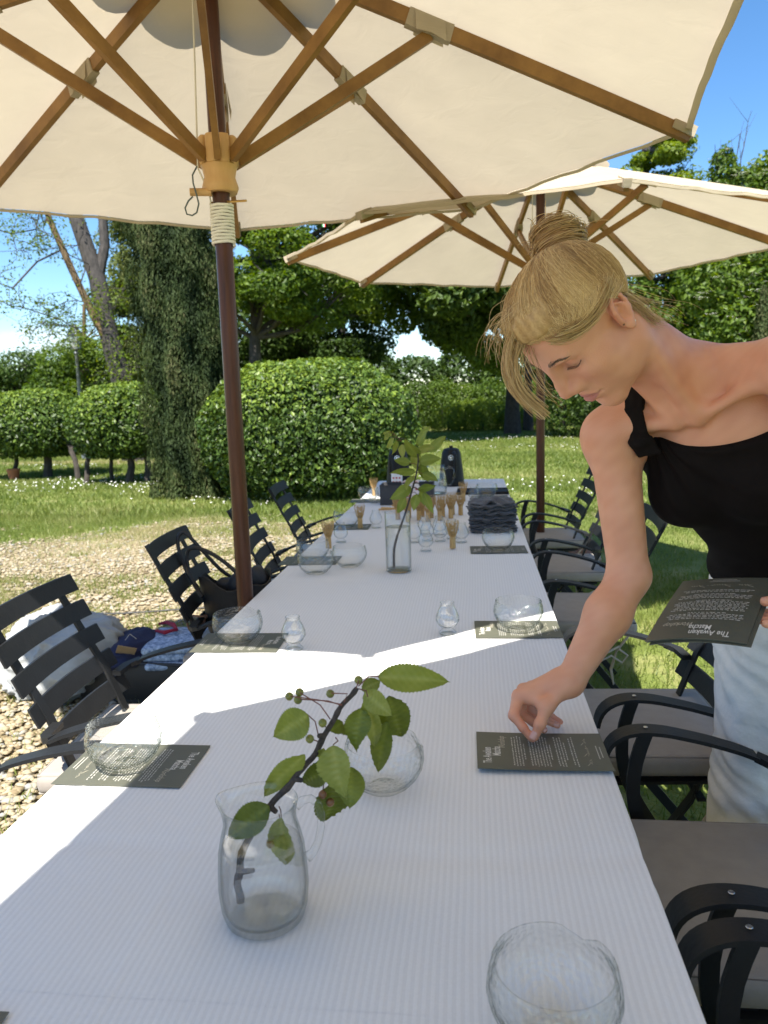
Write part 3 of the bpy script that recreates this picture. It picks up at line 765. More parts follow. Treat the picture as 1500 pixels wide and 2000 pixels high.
cb = MB(); cb.tube([(-5.5, 4.0, .012), (-4, 4.45, .016), (-3.0, 4.62, .02), (-2.3, 4.7, .018), (-1.7, 4.86, .02), (-1.0, 5.1, .018), (-.5, 5.3, .015)], .006, 6)
tag(cb.build('cable', 'rubber_black'), 'thin dark cable lying across the gravel behind the open suitcase', 'cable')
# ================================================================ PARASOLS
canvas('canvas_cream', (.57, .49, .36), .37)
def wood_mat():
    wood('rib_wood', (.17, .083, .022), (.31, .165, .046), 2, .45, 7, 1)
    wood('pole_wood', (.045, .014, .006), (.09, .03, .012), 2, .32, 6, 12)
    wood('hub_wood', (.50, .29, .11), (.62, .38, .16), 2, .4, 5, 3)
wood_mat()
plain('rope_white', (.72, .68, .58), .85, var=.06)
plain('cord_dark', (.09, .11, .10), .7)
plain('brass', (.5, .33, .12), .35, .9)
plain('stone_grey', (.33, .32, .30), .9, bump=.3)
for nm, c in (('flag_red', (.55, .02, .03)), ('flag_white', (.8, .8, .8)), ('flag_green', (.02, .25, .06)), ('black_print', (.015, .015, .015))): plain(nm, c, .8, var=.03)
RZ, AZ, RR = 2.25, 2.78, 1.55
def parasol(label, loc, rot, R=RR, rz=RZ, az=AZ, sway=(0, 0), group='cream wooden parasols over the table'):
    t = thing('parasol', label, 'parasol', (loc[0], loc[1], 0), 0, group)
    def rib_pt(k, f, dz=0):
        a = math.radians(rot + 45 * k)
        z = az + (rz - az) * (f ** 1.04)
        return V(math.cos(a) * R * f, math.sin(a) * R * f, z + dz + sway[0] * math.cos(a) * f + sway[1] * math.sin(a) * f)
    # fabric: eight panels, each bellied between its ribs and cut inwards at the rim
    nt, ns = 15, 13
    mb = MB()
    for k in range(8):
        G_ = []
        for i in range(nt):
            f = .10 + .9 * i / (nt - 1); row = []
            for j in range(ns):
                s = j / (ns - 1); b = 4 * s * (1 - s)
                p = rib_pt(k, f) * (1 - s) + rib_pt(k + 1, f) * s
                p[:2] *= 1 - .012 * b * f ** 4
                p[2] -= .020 * b * f * (1.25 - f) * 2 - .008 * b * f ** 6
                p[2] += .0018 * math.sin(9 * f + k) * math.sin(11 * s + 2 * k) * b + .0045 * b * math.sin(26 * s + 3 * k) * f ** 8
                row.append(p)
            G_.append(row)
        mb.grid(G_)
        # hem: the rim is folded under
        rim = [G_[-1][j] for j in range(ns)]
        mb.grid([[q + V(0, 0, -.0015) for q in rim], [q + V(0, 0, -.014) for q in rim], [q * V(.985, .985, 1) + V(0, 0, -.010) for q in rim]])
    can = mb.build('canopy', 'canvas_cream', t, sharp=60)
    mb = MB()                                                         # vent cap with a scalloped edge
    K = 64; rows = []
    for i in range(7):
        f = i / 6; row = []
        for j in range(K + 1):
            a = 2 * math.pi * j / K; e = (1 + .13 * abs(math.cos(a * 4 + .3)) ** .6 * f) * .345 * f + .004
            row.append(V(e * math.cos(a), e * math.sin(a), az + .085 - .34 * e - .02 * f ** 3))
        rows.append(row)
    mb.grid(rows); mb.build('vent_cap', 'canvas_cream', t, sharp=60)
    tabs = MB()
    for k in range(8):
        rb = MB(); pts = [rib_pt(k, f, -.030) for f in np.linspace(.035, .995, 9)]
        rb.flat(pts, .022, .044); rib = rb.build('rib', 'rib_wood', t, sharp=30)
        j0 = rib_pt(k, .43, -.058); a = math.radians(rot + 45 * k); d = V(math.cos(a), math.sin(a), 0); sd = V(-math.sin(a), math.cos(a), 0)
        st = MB(); p0 = d * .058 + V(0, 0, 2.125)
        st.flat([p0, (p0 + j0) / 2, j0], .019, .036); st.build('strut', 'rib_wood', t, sharp=30)
        # cloth sleeve round the rib at the joint, flaps hanging a little
        s0, s1 = rib_pt(k, .385, -.031), rib_pt(k, .475, -.031)
        sl = MB(); sl.flat([s0, (s0 + s1) / 2 - V(0, 0, .002), s1], .030, .052)
        for q in (-1, 1):
            c = (s0 + s1) / 2 + sd * q * .017
            ax = unit(s1 - s0)
            sl.grid([[c - ax * .05 + V(0, 0, .026), c - ax * .05 - V(0, 0, .034) + sd * q * .006], [c + V(0, 0, .026), c - V(0, 0, .030) + sd * q * .012], [c + ax * .05 + V(0, 0, .026), c + ax * .05 - V(0, 0, .034) + sd * q * .006]])
        sl.build('rib_sleeve', 'canvas_cream', rib if False else t)
        e0, e1 = rib_pt(k, .955, -.028), rib_pt(k, 1.004, -.028)
        ep = MB(); ep.flat([e0 + V(0, 0, .014), e1 + V(0, 0, .010)], .034, .036); ep.build('tip_pocket', 'canvas_cream', t)
    mb = MB(); mb.lathe([(0, -.02), (.0265, -.02), (.0265, 2.72), (.0, 2.72)], 20); mb.build('pole', 'pole_wood', t)
    mb = MB(); mb.lathe([(.028, 2.03), (.050, 2.03), (.056, 2.045), (.052, 2.06), (.047, 2.075), (.052, 2.10), (.056, 2.108), (.052, 2.115), (.028, 2.115)], 28); hub = mb.build('runner_hub', 'hub_wood', t)
    for k in range(8):
        a = math.radians(rot + 22.5 + 45 * k)
        mb = MB(); mb.rbox((0, 0, 0), (.030, .034, .085), .010, 3, R=np.array(Matrix.Rotation(a, 3, 'Z')))
        mb.v = [(x + .046 * math.cos(a), y + .046 * math.sin(a), z + 2.15) for x, y, z in mb.v]
        mb.build('hub_lobe', 'hub_wood', hub)
    mb = MB(); mb.tube([(.0515 * math.cos(i * .3), .0515 * math.sin(i * .3), 2.155) for i in range(22)], .0016, 4); mb.build('hub_wire', 'brass', hub)
    mb = MB(); mb.lathe([(.0265, 2.66), (.06, 2.66), (.06, 2.73), (.0265, 2.74)], 20); mb.build('top_hub', 'hub_wood', t)
    # rope coil, its line up to the top, peg, loop and pin
    mb = MB(); mb.tube([((.0325 + .0015 * math.sin(i * .9)) * math.cos(i * .45), (.0325 + .0015 * math.sin(i * .9)) * math.sin(i * .45), 1.876 + .0098 * i * .45 / 6.283 + .0008 * math.sin(i * 1.7)) for i in range(176)], .0047, 6)
    mb.tube([(-.03, -.012, 2.0), (-.032, -.015, 2.03), (-.058, -.03, 2.10), (-.05, -.02, 2.4), (-.045, -.01, 2.66)], .0028, 5)
    mb.build('rope', 'rope_white', t)
    mb = MB(); mb.tube([(-.082, -.045, 2.028), (-.02, -.03, 2.028)], .0115, 10); mb.build('wooden_peg', 'hub_wood', t)
    lp = [(-.055, -.045, 2.10), (-.068, -.052, 2.075), (-.066, -.056, 2.05), (-.058, -.058, 2.02), (-.052, -.058, 1.99), (-.060, -.058, 1.965), (-.075, -.058, 1.957), (-.092, -.058, 1.962), (-.096, -.058, 1.98), (-.084, -.058, 2.0), (-.07, -.056, 2.012)]
    mb = MB(); mb.tube(lp, .0026, 5); mb.build('cord_loop', 'cord_dark', t)
    mb = MB(); mb.tube([(-.03, 0, 2.005), (.088, -.03, 1.997)], .0035, 6); mb.build('locking_pin', 'brass', t)
    a = math.radians(rot + 90); mb = MB()
    mb.rbox((0, 0, .03), (.46, .46, .06), .012); mb.build('base_slab', 'stone_grey', t)
    mb = MB(); mb.lathe([(.0275, .06), (.045, .06), (.04, .30), (.0275, .30)], 18); mb.build('base_collar', 'lamp_iron', t)
    return t
ps = parasol('near cream parasol with its brown pole at the left table edge', (-.76, 2.4), 15)
for i, c in enumerate(('flag_green', 'flag_white', 'flag_red')):
    mb = MB(); mb.box((-.72 + .006 * i + .76, 3.945 - 2.4 - .075, 2.236), (.006, .0015, .014)); mb.build('maker_ribbon', c, ps)
parasol('rear cream parasol whose dark pole stands right of the far table', (.42, 4.85), 8, 1.53, 2.235, 2.75)
parasol('cream parasol shading the near end of the table from behind the viewer', (.68, -.25), 15)

# ================================================================ TABLE AND CLOTHS
plain('table_white', (.6, .6, .58), .6)
def stripes():
    m, n, l, out = _new('striped_cotton')
    b = n.new('ShaderNodeBsdfPrincipled'); b.inputs['Roughness'].default_value = .7; b.inputs['Specular IOR Level'].default_value = .25; b.inputs['Sheen Weight'].default_value = .1
    tc = n.new('ShaderNodeTexCoord'); sp = n.new('ShaderNodeSeparateXYZ'); l.new(tc.outputs['Object'], sp.inputs[0])
    nz = n.new('ShaderNodeTexNoise'); nz.inputs['Scale'].default_value = 2.0; nz.inputs['Detail'].default_value = 2; l.new(tc.outputs['Object'], nz.inputs['Vector'])
    wob = n.new('ShaderNodeMath'); wob.operation = 'MULTIPLY_ADD'; l.new(nz.outputs['Fac'], wob.inputs[0]); wob.inputs[1].default_value = .012; l.new(sp.outputs['X'], wob.inputs[2])
    k = n.new('ShaderNodeMath'); k.operation = 'MULTIPLY'; l.new(wob.outputs[0], k.inputs[0]); k.inputs[1].default_value = 2 * math.pi / .0092
    s = n.new('ShaderNodeMath'); s.operation = 'SINE'; l.new(k.outputs[0], s.inputs[0])
    r = n.new('ShaderNodeMapRange'); r.inputs['From Min'].default_value = -.35; r.inputs['From Max'].default_value = .35; l.new(s.outputs[0], r.inputs['Value'])
    x = n.new('ShaderNodeMix'); x.data_type = 'RGBA'; l.new(r.outputs[0], x.inputs['Factor'])
    x.inputs['A'].default_value = (.79, .775, .755, 1); x.inputs['B'].default_value = (.845, .83, .81, 1)
    # faint thread noise
    t2 = n.new('ShaderNodeTexNoise'); t2.inputs['Scale'].default_value = 260; t2.inputs['Detail'].default_value = 2; l.new(tc.outputs['Object'], t2.inputs['Vector'])
    y = n.new('ShaderNodeMix'); y.data_type = 'RGBA'; y.blend_type = 'MULTIPLY'; y.inputs['Factor'].default_value = .10
    l.new(x.outputs['Result'], y.inputs['A']); l.new(t2.outputs['Fac'], y.inputs['B'])
    l.new(y.outputs['Result'], b.inputs['Base Color'])
    # woven relief + long creases
    t3 = n.new('ShaderNodeTexNoise'); t3.inputs['Scale'].default_value = 3.2; t3.inputs['Detail'].default_value = 5; t3.inputs['Distortion'].default_value = .5; l.new(tc.outputs['Object'], t3.inputs['Vector'])
    bp = n.new('ShaderNodeBump'); bp.inputs['Strength'].default_value = .45; bp.inputs['Distance'].default_value = .02; l.new(t3.outputs['Fac'], bp.inputs['Height'])
    bq = n.new('ShaderNodeBump'); bq.inputs['Strength'].default_value = .18; bq.inputs['Distance'].default_value = .0012; l.new(r.outputs[0], bq.inputs['Height']); l.new(bp.outputs[0], bq.inputs['Normal'])
    l.new(bq.outputs[0], b.inputs['Normal'])
    l.new(b.outputs[0], out.inputs[0]); MAT['striped_cotton'] = m
stripes()
XL, XR = -.732, .235
def table(y0, y1, label):
    t = thing('table', label, 'table', ((XL + XR) / 2, (y0 + y1) / 2, 0), 0, 'tables set end to end')
    mb = MB(); mb.rbox((0, 0, .725), (.955, y1 - y0 - .01, .03), .006); mb.build('tabletop', 'table_white', t)
    for sx in (-1, 1):
        for sy in (-1, 1):
            mb = MB(); mb.rbox((sx * .41, sy * ((y1 - y0) / 2 - .09), .355), (.05, .05, .71), .006); mb.build('leg', 'table_white', t)
table(-.75, 1.0, 'nearest of the tables under the white striped cloths, holding the water jug')
table(1.0, 2.62, 'second table from the front under the cloth, beside the near parasol pole')
table(2.62, 4.36, 'third table from the front under the cloth, holding the flower vase')
table(4.36, 5.86, 'farthest table under the cloth, holding the kettles')
def cloth(y0, y1, z0, label, drop=.26, creases=(), front=False, back=False):
    """cloth laid over the tables and falling down both long sides in soft pleats"""
    ny = int((y1 - y0) / .02) + 1; rows = []
    xs = np.concatenate([np.linspace(XL + .006, XR - .006, 150)])
    for i in range(ny):
        y = y0 + (y1 - y0) * i / (ny - 1); row = []
        def side(sx, x0):
            out = []
            for s in np.linspace(0, 1, 9):
                d = s * drop
                fold = .012 * s * (1 + math.sin(y * 17 + sx) * .8 + .5 * math.sin(y * 31 + 2 * sx))
                jog = -.012 * math.exp(-((y - 1.0) / .03) ** 2) * (sx > 0)
                out.append((x0 + sx * (.006 * math.sin(min(1, s * 8) * math.pi / 2) + fold) + jog, y, z0 - .006 * (1 - math.cos(min(1, s * 8) * math.pi / 2)) - d * .98))
            return out
        L = side(-1, XL + .004); Rr = side(1, XR - .004)
        row += L[::-1]
        for x in xs:
            z = z0 + .0009 * math.sin(x * 9 + 3 * math.sin(y * 1.7)) * math.sin(y * 4 + x * 2) + .0005 * math.sin(x * 31 + y * 7)
            z += .0013 * math.exp(-((x - (XR - .040 - .008 * math.sin(2.3 * y + 1))) / .0045) ** 2) - .0010 * math.exp(-((x - (XR - .075 - .012 * math.sin(1.7 * y))) / .006) ** 2) + .0009 * math.exp(-((x - (XL + .05 + .01 * math.sin(2.1 * y))) / .005) ** 2)
            z += .0011 * math.exp(-((x + .43 - .02 * math.sin(3 * y)) / .005) ** 2) * max(0, math.sin(2.6 * y)) + .0008 * math.exp(-(((x + .1) * .5 + (y - 1.62)) / .006) ** 2) * (x > -.3)
            for cy, a, w in creases: z += a * math.exp(-((y - cy - .012 * math.sin(x * 5)) / w) ** 2)
            row.append((x, y, z))
        row += Rr
        rows.append(row)
    mb = MB(); mb.grid(rows)
    o = mb.build('tablecloth', 'striped_cotton', None)
    return tag(o, label, 'tablecloth', 'white striped tablecloths')
cloth(.715, 3.06, .7500, 'white striped cloth over the middle tables, a long sunlit wedge across it', creases=((1.0, -.0035, .012), (1.33, .0012, .006), (2.62, -.002, .012), (2.35, .0010, .01), (2.86, .0012, .01)))
cloth(-.8, .745, .7497, 'white cloth edge showing at the very bottom under the hemmed striped cloth')
cloth(3.02, 4.48, .7465, 'white cloth under the bamboo whisks and the pile of grey napkins', creases=((3.5, .0012, .01), (4.1, .001, .008)))
cloth(4.44, 5.87, .7425, 'white cloth on the farthest table, under the black kettles', creases=((4.9, .001, .008),))
mb = MB(); mb.sweep([(XL + .01 + .0321 * i, .715 + .0012 * math.sin(i * 1.3), .7512) for i in range(31)], [(-.006, -.0006), (.006, -.0006), (.006, .0012), (-.006, .0012)]); 
TZ = .7512   # things stand on the cloth

# ================================================================ CHAIRS
plain('chair_iron', (.013, .014, .0155), .5, .0, .15, 20, .08, 120, spec=.32)
plain('cushion_taupe', (.31, .275, .24), .9, var=.06, scale=30, bump=.15, bscale=350, sheen=.1)
plain('tie_tape', (.42, .38, .32), .9)
plain('chrome_pin', (.5, .5, .5), .3, .9)
def make_chair(label, group, cushion=True):
    t = thing('garden_chair', label, 'chair', (0, 0, 0), 0, group)
    for s in (-1, 1):
        post = [(-.302, .905), (-.235, .77), (-.165, .64), (-.135, .56), (-.105, .48)]
        mb = MB(); mb.flat([(x, s * .168, z) for x, z in post], .007, .030, up=(0, 1, 0)); mb.build('back_post', 'chair_iron', t)
        # leg continues the post after a twist under the seat
        mb = MB(); q = [(-.105, .168, .48, 0), (-.08, .172, .44, .8), (-.045, .18, .38, 1.57), (.10, .19, .18, 1.57), (.215, .20, .0, 1.57)]
        pts = [V(x, s * y, z) for x, y, z, _ in q]
        vs = []
        for i, p in enumerate(pts):
            tt = unit(pts[min(i + 1, 4)] - pts[max(i - 1, 0)]); a = q[i][3]
            e1 = V(0, 1, 0); e2 = unit(np.cross(tt, e1)); w = e2 * math.cos(a) + e1 * math.sin(a); h = np.cross(tt, w)
            vs += [p + w * .015 + h * .004, p - w * .015 + h * .004, p - w * .015 - h * .004, p + w * .015 - h * .004]
        mb.add(vs, [(i * 4 + j, i * 4 + (j + 1) % 4, i * 4 + 4 + (j + 1) % 4, i * 4 + 4 + j) for i in range(4) for j in range(4)] + [(3, 2, 1, 0), (16, 17, 18, 19)]); mb.build('front_leg', 'chair_iron', t, sharp=25)
        mb = MB(); mb.flat(smooth_path([(x, s * (.266 - .02 * max(0, .5 - z)), z) for x, z in ((.120, .680), (.142, .625), (.150, .55), (.135, .47), (.09, .39), (.03, .30), (-.09, .16), (-.22, .0))], 24), .028, .009, up=(0, 1, 0)); mb.build('rear_leg', 'chair_iron', t)
        arm = [(.205, .618), (.203, .640), (.190, .662), (.165, .678), (.13, .685), (.08, .682), (.0, .665), (-.07, .645), (-.105, .630)]
        mb = MB(); mb.flat(smooth_path([(x, s * .271, z) for x, z in arm], 30), .046, .008, up=(0, 0, 1))
        mb.flat([(-.104, s * .270, .630), (-.122, s * .262, .624), (-.135, s * .245, .622), (-.140, s * .175, .622)], .026, .014)
        ao = mb.build('armrest', 'chair_iron', t, sharp=25)
        mb = MB(); mb.lathe([(0, .0012), (.004, .001), (.005, 0)], 8, (.12, s * .272, .690)); mb.build('rivet', 'chrome_pin', ao)
    for i in range(5):
        f = i / 4; z = .885 - .302 * f; x = -.292 + .132 * f; th = .46
        P_ = []
        for side in (0, 1):
            for dz in (-.0235, .0235):
                P_.append([V(x + .026 - (dz * .47) - .020 * (1 - (y / .23) ** 2) - (.006 if side else 0), y, z + dz) for y in np.linspace(-.23, .23, 11)])
        mb = MB(); a, b, c, d = P_; mb.grid([a, b, d, c, a])
        for e in (0, -1): mb.add([a[e], b[e], d[e], c[e]], [(0, 1, 2, 3)])
        mb.build('back_slat', 'chair_iron', t, sharp=30)
    mb = MB(); fr = [(-.12, -.215, .452), (.20, -.215, .445), (.20, .215, .445), (-.12, .215, .452)]
    for i in range(4): mb.flat([fr[i], fr[(i + 1) % 4]], .03, .008)
    for i in range(6): mb.flat([(-.08 + .05 * i, -.212, .452), (-.08 + .05 * i, .212, .452)], .034, .006)
    mb.flat([(-.06, -.22, .40), (-.06, .22, .40)], .02, .008); mb.flat([(.06, -.23, .2), (.06, .23, .2)], .02, .008); mb.build('seat_frame', 'chair_iron', t)
    if cushion:
        def puff(p): return V(p[0], p[1], p[2] + (.012 * (1 - (p[0] / .23) ** 2) * (1 - (p[1] / .23) ** 2) if p[2] > 0 else 0))
        bm_ = MB(); N_ = 12
        top = [[V(-.22 + .43 * i / N_ if True else 0, -.225 + .45 * j / N_, 0) for j in range(N_ + 1)] for i in range(N_ + 1)]
        bm_.rbox((.025, 0, .485), (.43, .45, .055), .020, 4)
        cu = bm_.build('cushion', 'cushion_taupe', t)
        mb = MB()
        for z_ in (.462, .508):
            r_ = .012; pts = [(.025 + .207 * cx, .217 * cy_, z_) for cx, cy_ in ((-1, -1), (1, -1), (1, 1), (-1, 1), (-1, -1))]
            mb.tube(pts, .0028, 5)
        mb.build('piping', 'cushion_taupe', cu)
        for s in (-1, 1):
            mb = MB(); g = rnd.random
            mb.sweep([(-.17, s * .20, .47), (-.15, s * .222, .45), (-.11, s * .235, .40), (-.09, s * .24, .33), (-.10, s * .245, .27)], [(-.006, -.001), (.006, -.001), (.006, .001), (-.006, .001)])
            mb.tube([(-.12, s * .235, .42), (-.07, s * .26, .40), (-.05, s * .262, .37), (-.09, s * .245, .385), (-.13, s * .25, .36), (-.15, s * .252, .39), (-.12, s * .24, .41)], .004, 5)
            mb.build('cushion_tie', 'tie_tape', cu)
    return t
CX_R, CX_L = .475, -1.045
ch = make_chair('dark iron armchair nearest the viewer at the right table side', 'iron garden armchairs round the table')
ch.location = (CX_R, .69, 0); ch.rotation_euler = (0, 0, math.pi)
GR = 'iron garden armchairs round the table'
for x, y, rz, lab in [
    (CX_R, 1.305, math.pi, 'dark iron armchair with taupe cushion just in front of the white trousers'),
    (CX_R, 2.025, math.pi + .04, 'dark iron armchair behind the reaching forearm of the woman'),
    (CX_R - .035, 3.14, math.pi - .05, 'dark iron armchair whose curved back shows between the arm and the black top'),
    (CX_R - .01, 3.97, math.pi, 'dark iron armchair right of the grey napkin pile with a brown bag behind it'),
    (CX_R, 4.79, math.pi + .03, 'farthest iron armchair on the right side, below the rear parasol pole'),
    (-.92, 1.17, 0, 'dark iron armchair cut by the left picture edge with a sunlit cushion'),
    (-.895, 1.86, .05, 'sunlit dark iron armchair at left in front of the open suitcase'),
    (-.86, 2.72, .08, 'dark iron armchair holding the black tote bag'),
    (-.83, 3.53, .10, 'dark iron armchair half hidden behind the near parasol pole'),
    (-.85, 4.33, .08, 'farthest iron armchair on the left side, before the round shrub')]:
    dup(ch, (x, y, 0), rz, lab, GR)
# ================================================================ THINGS ON THE TABLE
glassy('bowl_glass', (.988, .993, .99), .0, 1.30, bump=.6, bscale=120)
glassy('clear_glass', (.988, .993, .99), .0, 1.30)
glassy('water', (.99, .995, .992), .22, 1.2)
def katakuchi():
    """round glass tea bowl whose rim dips into a heart shaped pouring fold"""
    H, Rm = .080, .068
    prof = [(0, .004), (.024, .004), (.030, 0), (.034, .001), (.045, .009), (.057, .022), (.065, .037), (.068, .050), (.0665, .064), (.0635, .075), (.0634, .0785), (.0625, .0808), (.0608, .0816), (.0592, .0808), (.0586, .0785), (.0598, .075), (.0636, .063), (.0655, .050), (.0628, .038), (.055, .0245), (.043, .012), (.030, .0065), (0, .0062)]
    def fn(p, a):
        d = (a + math.pi) % (2 * math.pi) - math.pi
        w = max(0, (p.z if hasattr(p, 'z') else p[2]) - .045) / .035
        k = max(0, 1 - abs(d) / .36)
        dip = k ** 1.35
        q = V(*p)
        q[2] -= .015 * dip * w ** 1.2
        rr = math.hypot(q[0], q[1]) + 1e-9
        e = (.010 * math.exp(-(d / .15) ** 2) - .0045 * math.exp(-(d / .30) ** 2)) * w ** 1.5
        q[:2] *= (rr + e) / rr
        return q
    mb = MB(); mb.lathe(prof, 56, fn=fn)
    return mb.mesh('glass_bowl', 'bowl_glass', True, 0)
BOWL = katakuchi()
def bowl(x, y, label, rz=-1.6, z=TZ, s=1.0, group='glass tea bowls with a pouring fold'):
    o = link('glass_bowl', BOWL); o.location = (x, y, z); o.rotation_euler = (0, 0, rz); o.scale = (s, s, s)
    return tag(o, label, 'bowl', group)
HOLD = MB().lathe([(0, .002), (.018, .001), (.0235, 0), (.0245, .004), (.020, .008), (.0155, .012), (.0165, .017), (.026, .026), (.0325, .038), (.0315, .050), (.025, .066), (.0195, .077), (.0180, .083), (.0195, .087), (.0185, .0885), (.0168, .0875), (.0160, .083), (.0175, .076), (.023, .066), (.0295, .050), (.0305, .038), (.024, .0275), (.014, .0185), (0, .0165)], 32).mesh('glass_whisk_stand', 'clear_glass', True, 0)
def stand(x, y, label, z=TZ, s=1.0):
    o = link('glass_whisk_stand', HOLD); o.location = (x, y, z); o.scale = (s, s, s); o.rotation_euler = (0, 0, rnd.random() * 6)
    return tag(o, label, 'glass stand', 'small footed glass whisk stands')
wood('bamboo', (.42, .25, .09), (.60, .40, .17), 2, .5, 14, 9)
plain('black_thread', (.02, .02, .02), .8)
def make_whisk(label):
    t = thing('bamboo_whisk', label, 'whisk', (0, 0, 0), 0, 'bamboo tea whisks standing on their handles')
    mb = MB(); mb.lathe([(0, 0), (.0125, 0), (.013, .002), (.0125, .046), (.012, .05)], 16); mb.build('handle', 'bamboo', t)
    mb = MB(); n = 26
    for i in range(n):
        a = 2 * math.pi * i / n; pts = []
        for s in np.linspace(0, 1, 7):
            r = .0118 + .019 * s ** .8 - .006 * max(0, s - .8) / .2; z = .05 + .070 * s
            pts.append((r * math.cos(a), r * math.sin(a), z))
        mb.tube(pts, [.0013, .0012, .0011, .0010, .0009, .0008, .0007], 4)
    for i in range(14):
        a = 2 * math.pi * i / 14
        mb.tube([((.009 + .004 * s) * math.cos(a + s), (.009 + .004 * s) * math.sin(a + s), .05 + .058 * s) for s in (0, .5, 1)], .0012, 4)
    mb.build('tines', 'bamboo', t)
    mb = MB(); mb.tube([(.0128 * math.cos(i * .5), .0128 * math.sin(i * .5), .050 + .0009 * i * .5) for i in range(26)], .0009, 4); mb.build('binding', 'black_thread', t)
    return t
WH = make_whisk('bamboo whisk standing alone at the front of the far glass cluster'); WH.location = (-.09, 3.185, TZ)
for x, y, lab in [(-.632, 3.225, 'bamboo whisk behind the pair of glass bowls at the left table edge'), (-.566, 3.73, 'bamboo whisk left of the vase, between a bowl and a glass stand'),
                  (-.062, 4.66, 'bamboo whisk before the dark tray at the far right of the table'), (-.655, 4.98, 'bamboo whisk half behind the grey box at the far left of the table')]:
    dup(WH, (x, y, TZ if y < 3.06 else .748 if y < 4.46 else .744), rnd.random() * 6, lab)
for x, y in [(-.40, 3.98), (-.34, 3.90), (-.345, 4.02), (-.285, 3.95), (-.275, 4.06), (-.235, 3.90), (-.225, 4.02), (-.175, 3.93), (-.165, 4.05), (-.12, 4.0), (-.115, 4.12), (-.07, 4.1)]:
    dup(WH, (x, y, .748), rnd.random() * 6, 'bamboo whisk in the dense cluster behind the flower vase', 'bamboo whisks clustered behind the vase')
for x, y, lab in [(-.472, 1.88, 'footed glass stand beside the left card at the edge of the sunlit wedge'), (-.075, 2.02, 'footed glass stand standing alone left of the right middle bowl'),
                  (-.202, 3.15, 'footed glass stand at the front of the far cluster, right of the vase'), (-.485, 3.73, 'footed glass stand right of the whisk left of the vase'),
                  (-.60, 3.36, 'footed glass stand hidden behind the whisk at the left table edge'), (-.61, 4.64, 'footed glass stand beside the farthest left bowl'), (-.0, 4.66, 'footed glass stand beside the farthest right bowl')]:
    stand(x, y, lab, TZ if y < 3.03 else .748 if y < 4.46 else .744)
for x, y in [(-.265, 3.34), (-.21, 3.38), (-.15, 3.36), (-.10, 3.42), (-.055, 3.33), (-.16, 3.52), (-.23, 3.54)]:
    o = stand(x, y, 'footed glass stand in the row behind the front one, right of the vase', .748); o['group'] = 'glass stands in the cluster right of the vase'
for x, y, rz, lab in [(.074, .70, 1.0, 'large clear glass bowl nearest the viewer at the bottom right'), (-.155, 1.185, .25, 'clear glass bowl half hidden behind the cherry leaves'),
                      (-.632, 1.235, 1.0, 'glass bowl standing on the half sunlit card at the left table edge'), (-.637, 1.93, .9, 'glass bowl on the shaded card behind the sunlit wedge at left'),
                      (.118, 2.055, -1.62, 'glass bowl with its heart fold on the card struck by the narrow sun strip'), (-.588, 2.735, 1.2, 'front one of the three glass bowls at the left before the vase'),
                      (-.478, 2.85, .5, 'right one of the three glass bowls at the left before the vase'), (-.648, 2.97, 1.6, 'rear one of the three glass bowls at the left before the vase'),
                      (.10, 3.165, -1.6, 'glass bowl with heart fold in front of the grey napkin pile'), (-.64, 3.76, 1.0, 'glass bowl on a card at the left edge beside the far whisk'),
                      (-.665, 4.78, 1.0, 'farthest left glass bowl in the bright strip'), (.085, 4.86, -1.6, 'farthest right glass bowl behind the napkin pile')]:
    zt = TZ if y < 3.03 else .748 if y < 4.46 else .744
    oncard = any(abs(x - cx) < .12 and abs(y - cy) < .1 for cx, cy in ((-.62, 1.235), (-.63, 1.925), (.118, 2.055), (.10, 3.165), (-.66, 3.75)))
    bowl(x, y, lab, rz, zt + (.0022 if oncard else 0))

# ---- printed cards ------------------------------------------------------------
plain('card_green', (.098, .100, .074), .42, var=.04, scale=40, spec=.5)
plain('print_cream', (.66, .64, .58), .7, var=.02)
plain('print_gold', (.50, .46, .36), .7, var=.02)
def text_mesh(body, size, sx=1.0, shear=0.0, bold=0.0, align='CENTER'):
    cu = bpy.data.curves.new('lettering', 'FONT'); cu.body = body; cu.size = size; cu.align_x = align; cu.shear = shear; cu.offset = bold
    cu.resolution_u = 2
    o = bpy.data.objects.new('lettering', cu); COL.objects.link(o)
    dg = bpy.context.evaluated_depsgraph_get(); me = o.evaluated_get(dg).to_mesh()
    P = [(v.co.x * sx, v.co.y) for v in me.vertices]; F = [tuple(p.vertices) for p in me.polygons]
    o.evaluated_get(dg).to_mesh_clear(); bpy.data.objects.remove(o); bpy.data.curves.remove(cu)
    return P, F
CW, CH = .156, .232
T1 = text_mesh('The Awaken', .0215, .58, 0, .0003); T2 = text_mesh('Matcha', .0215, .58, 0, .0003); T3 = text_mesh('Workshop', .018, .62, .45)
def serif(P, F, ox, oy): return [(x + ox, y + oy) for x, y in P], F
def body_rects():
    out = []; g = random.Random(5); y = .050
    for n_ in (5, 8, 4):
        for i in range(n_):
            half = .060 - (.030 if i == n_ - 1 else g.random() * .006); x = -half
            while x < half:
                w = g.uniform(.003, .010)
                for q in range(int(w / .0013)):
                    h = g.choice((.0016, .0016, .0024)); out.append((x + q * .0013, y, .0009, h))
                x += w + .0014
            y -= .0052
        y -= .0055
    for i in range(2):
        half = (.050, .058)[i]; x = -half
        while x < half:
            w = g.uniform(.004, .009)
            for q in range(int(w / .0013)): out.append((x + q * .0013, y, .0009, g.choice((.0016, .0022))))
            x += w + .0014
        y -= .0056
    yb = -.1005
    for half in (.026, .020):
        x = -half
        while x < half: out.append((x, yb, .0013, .0019)); x += .0021
        yb -= .0062
    return out
RECTS = body_rects()
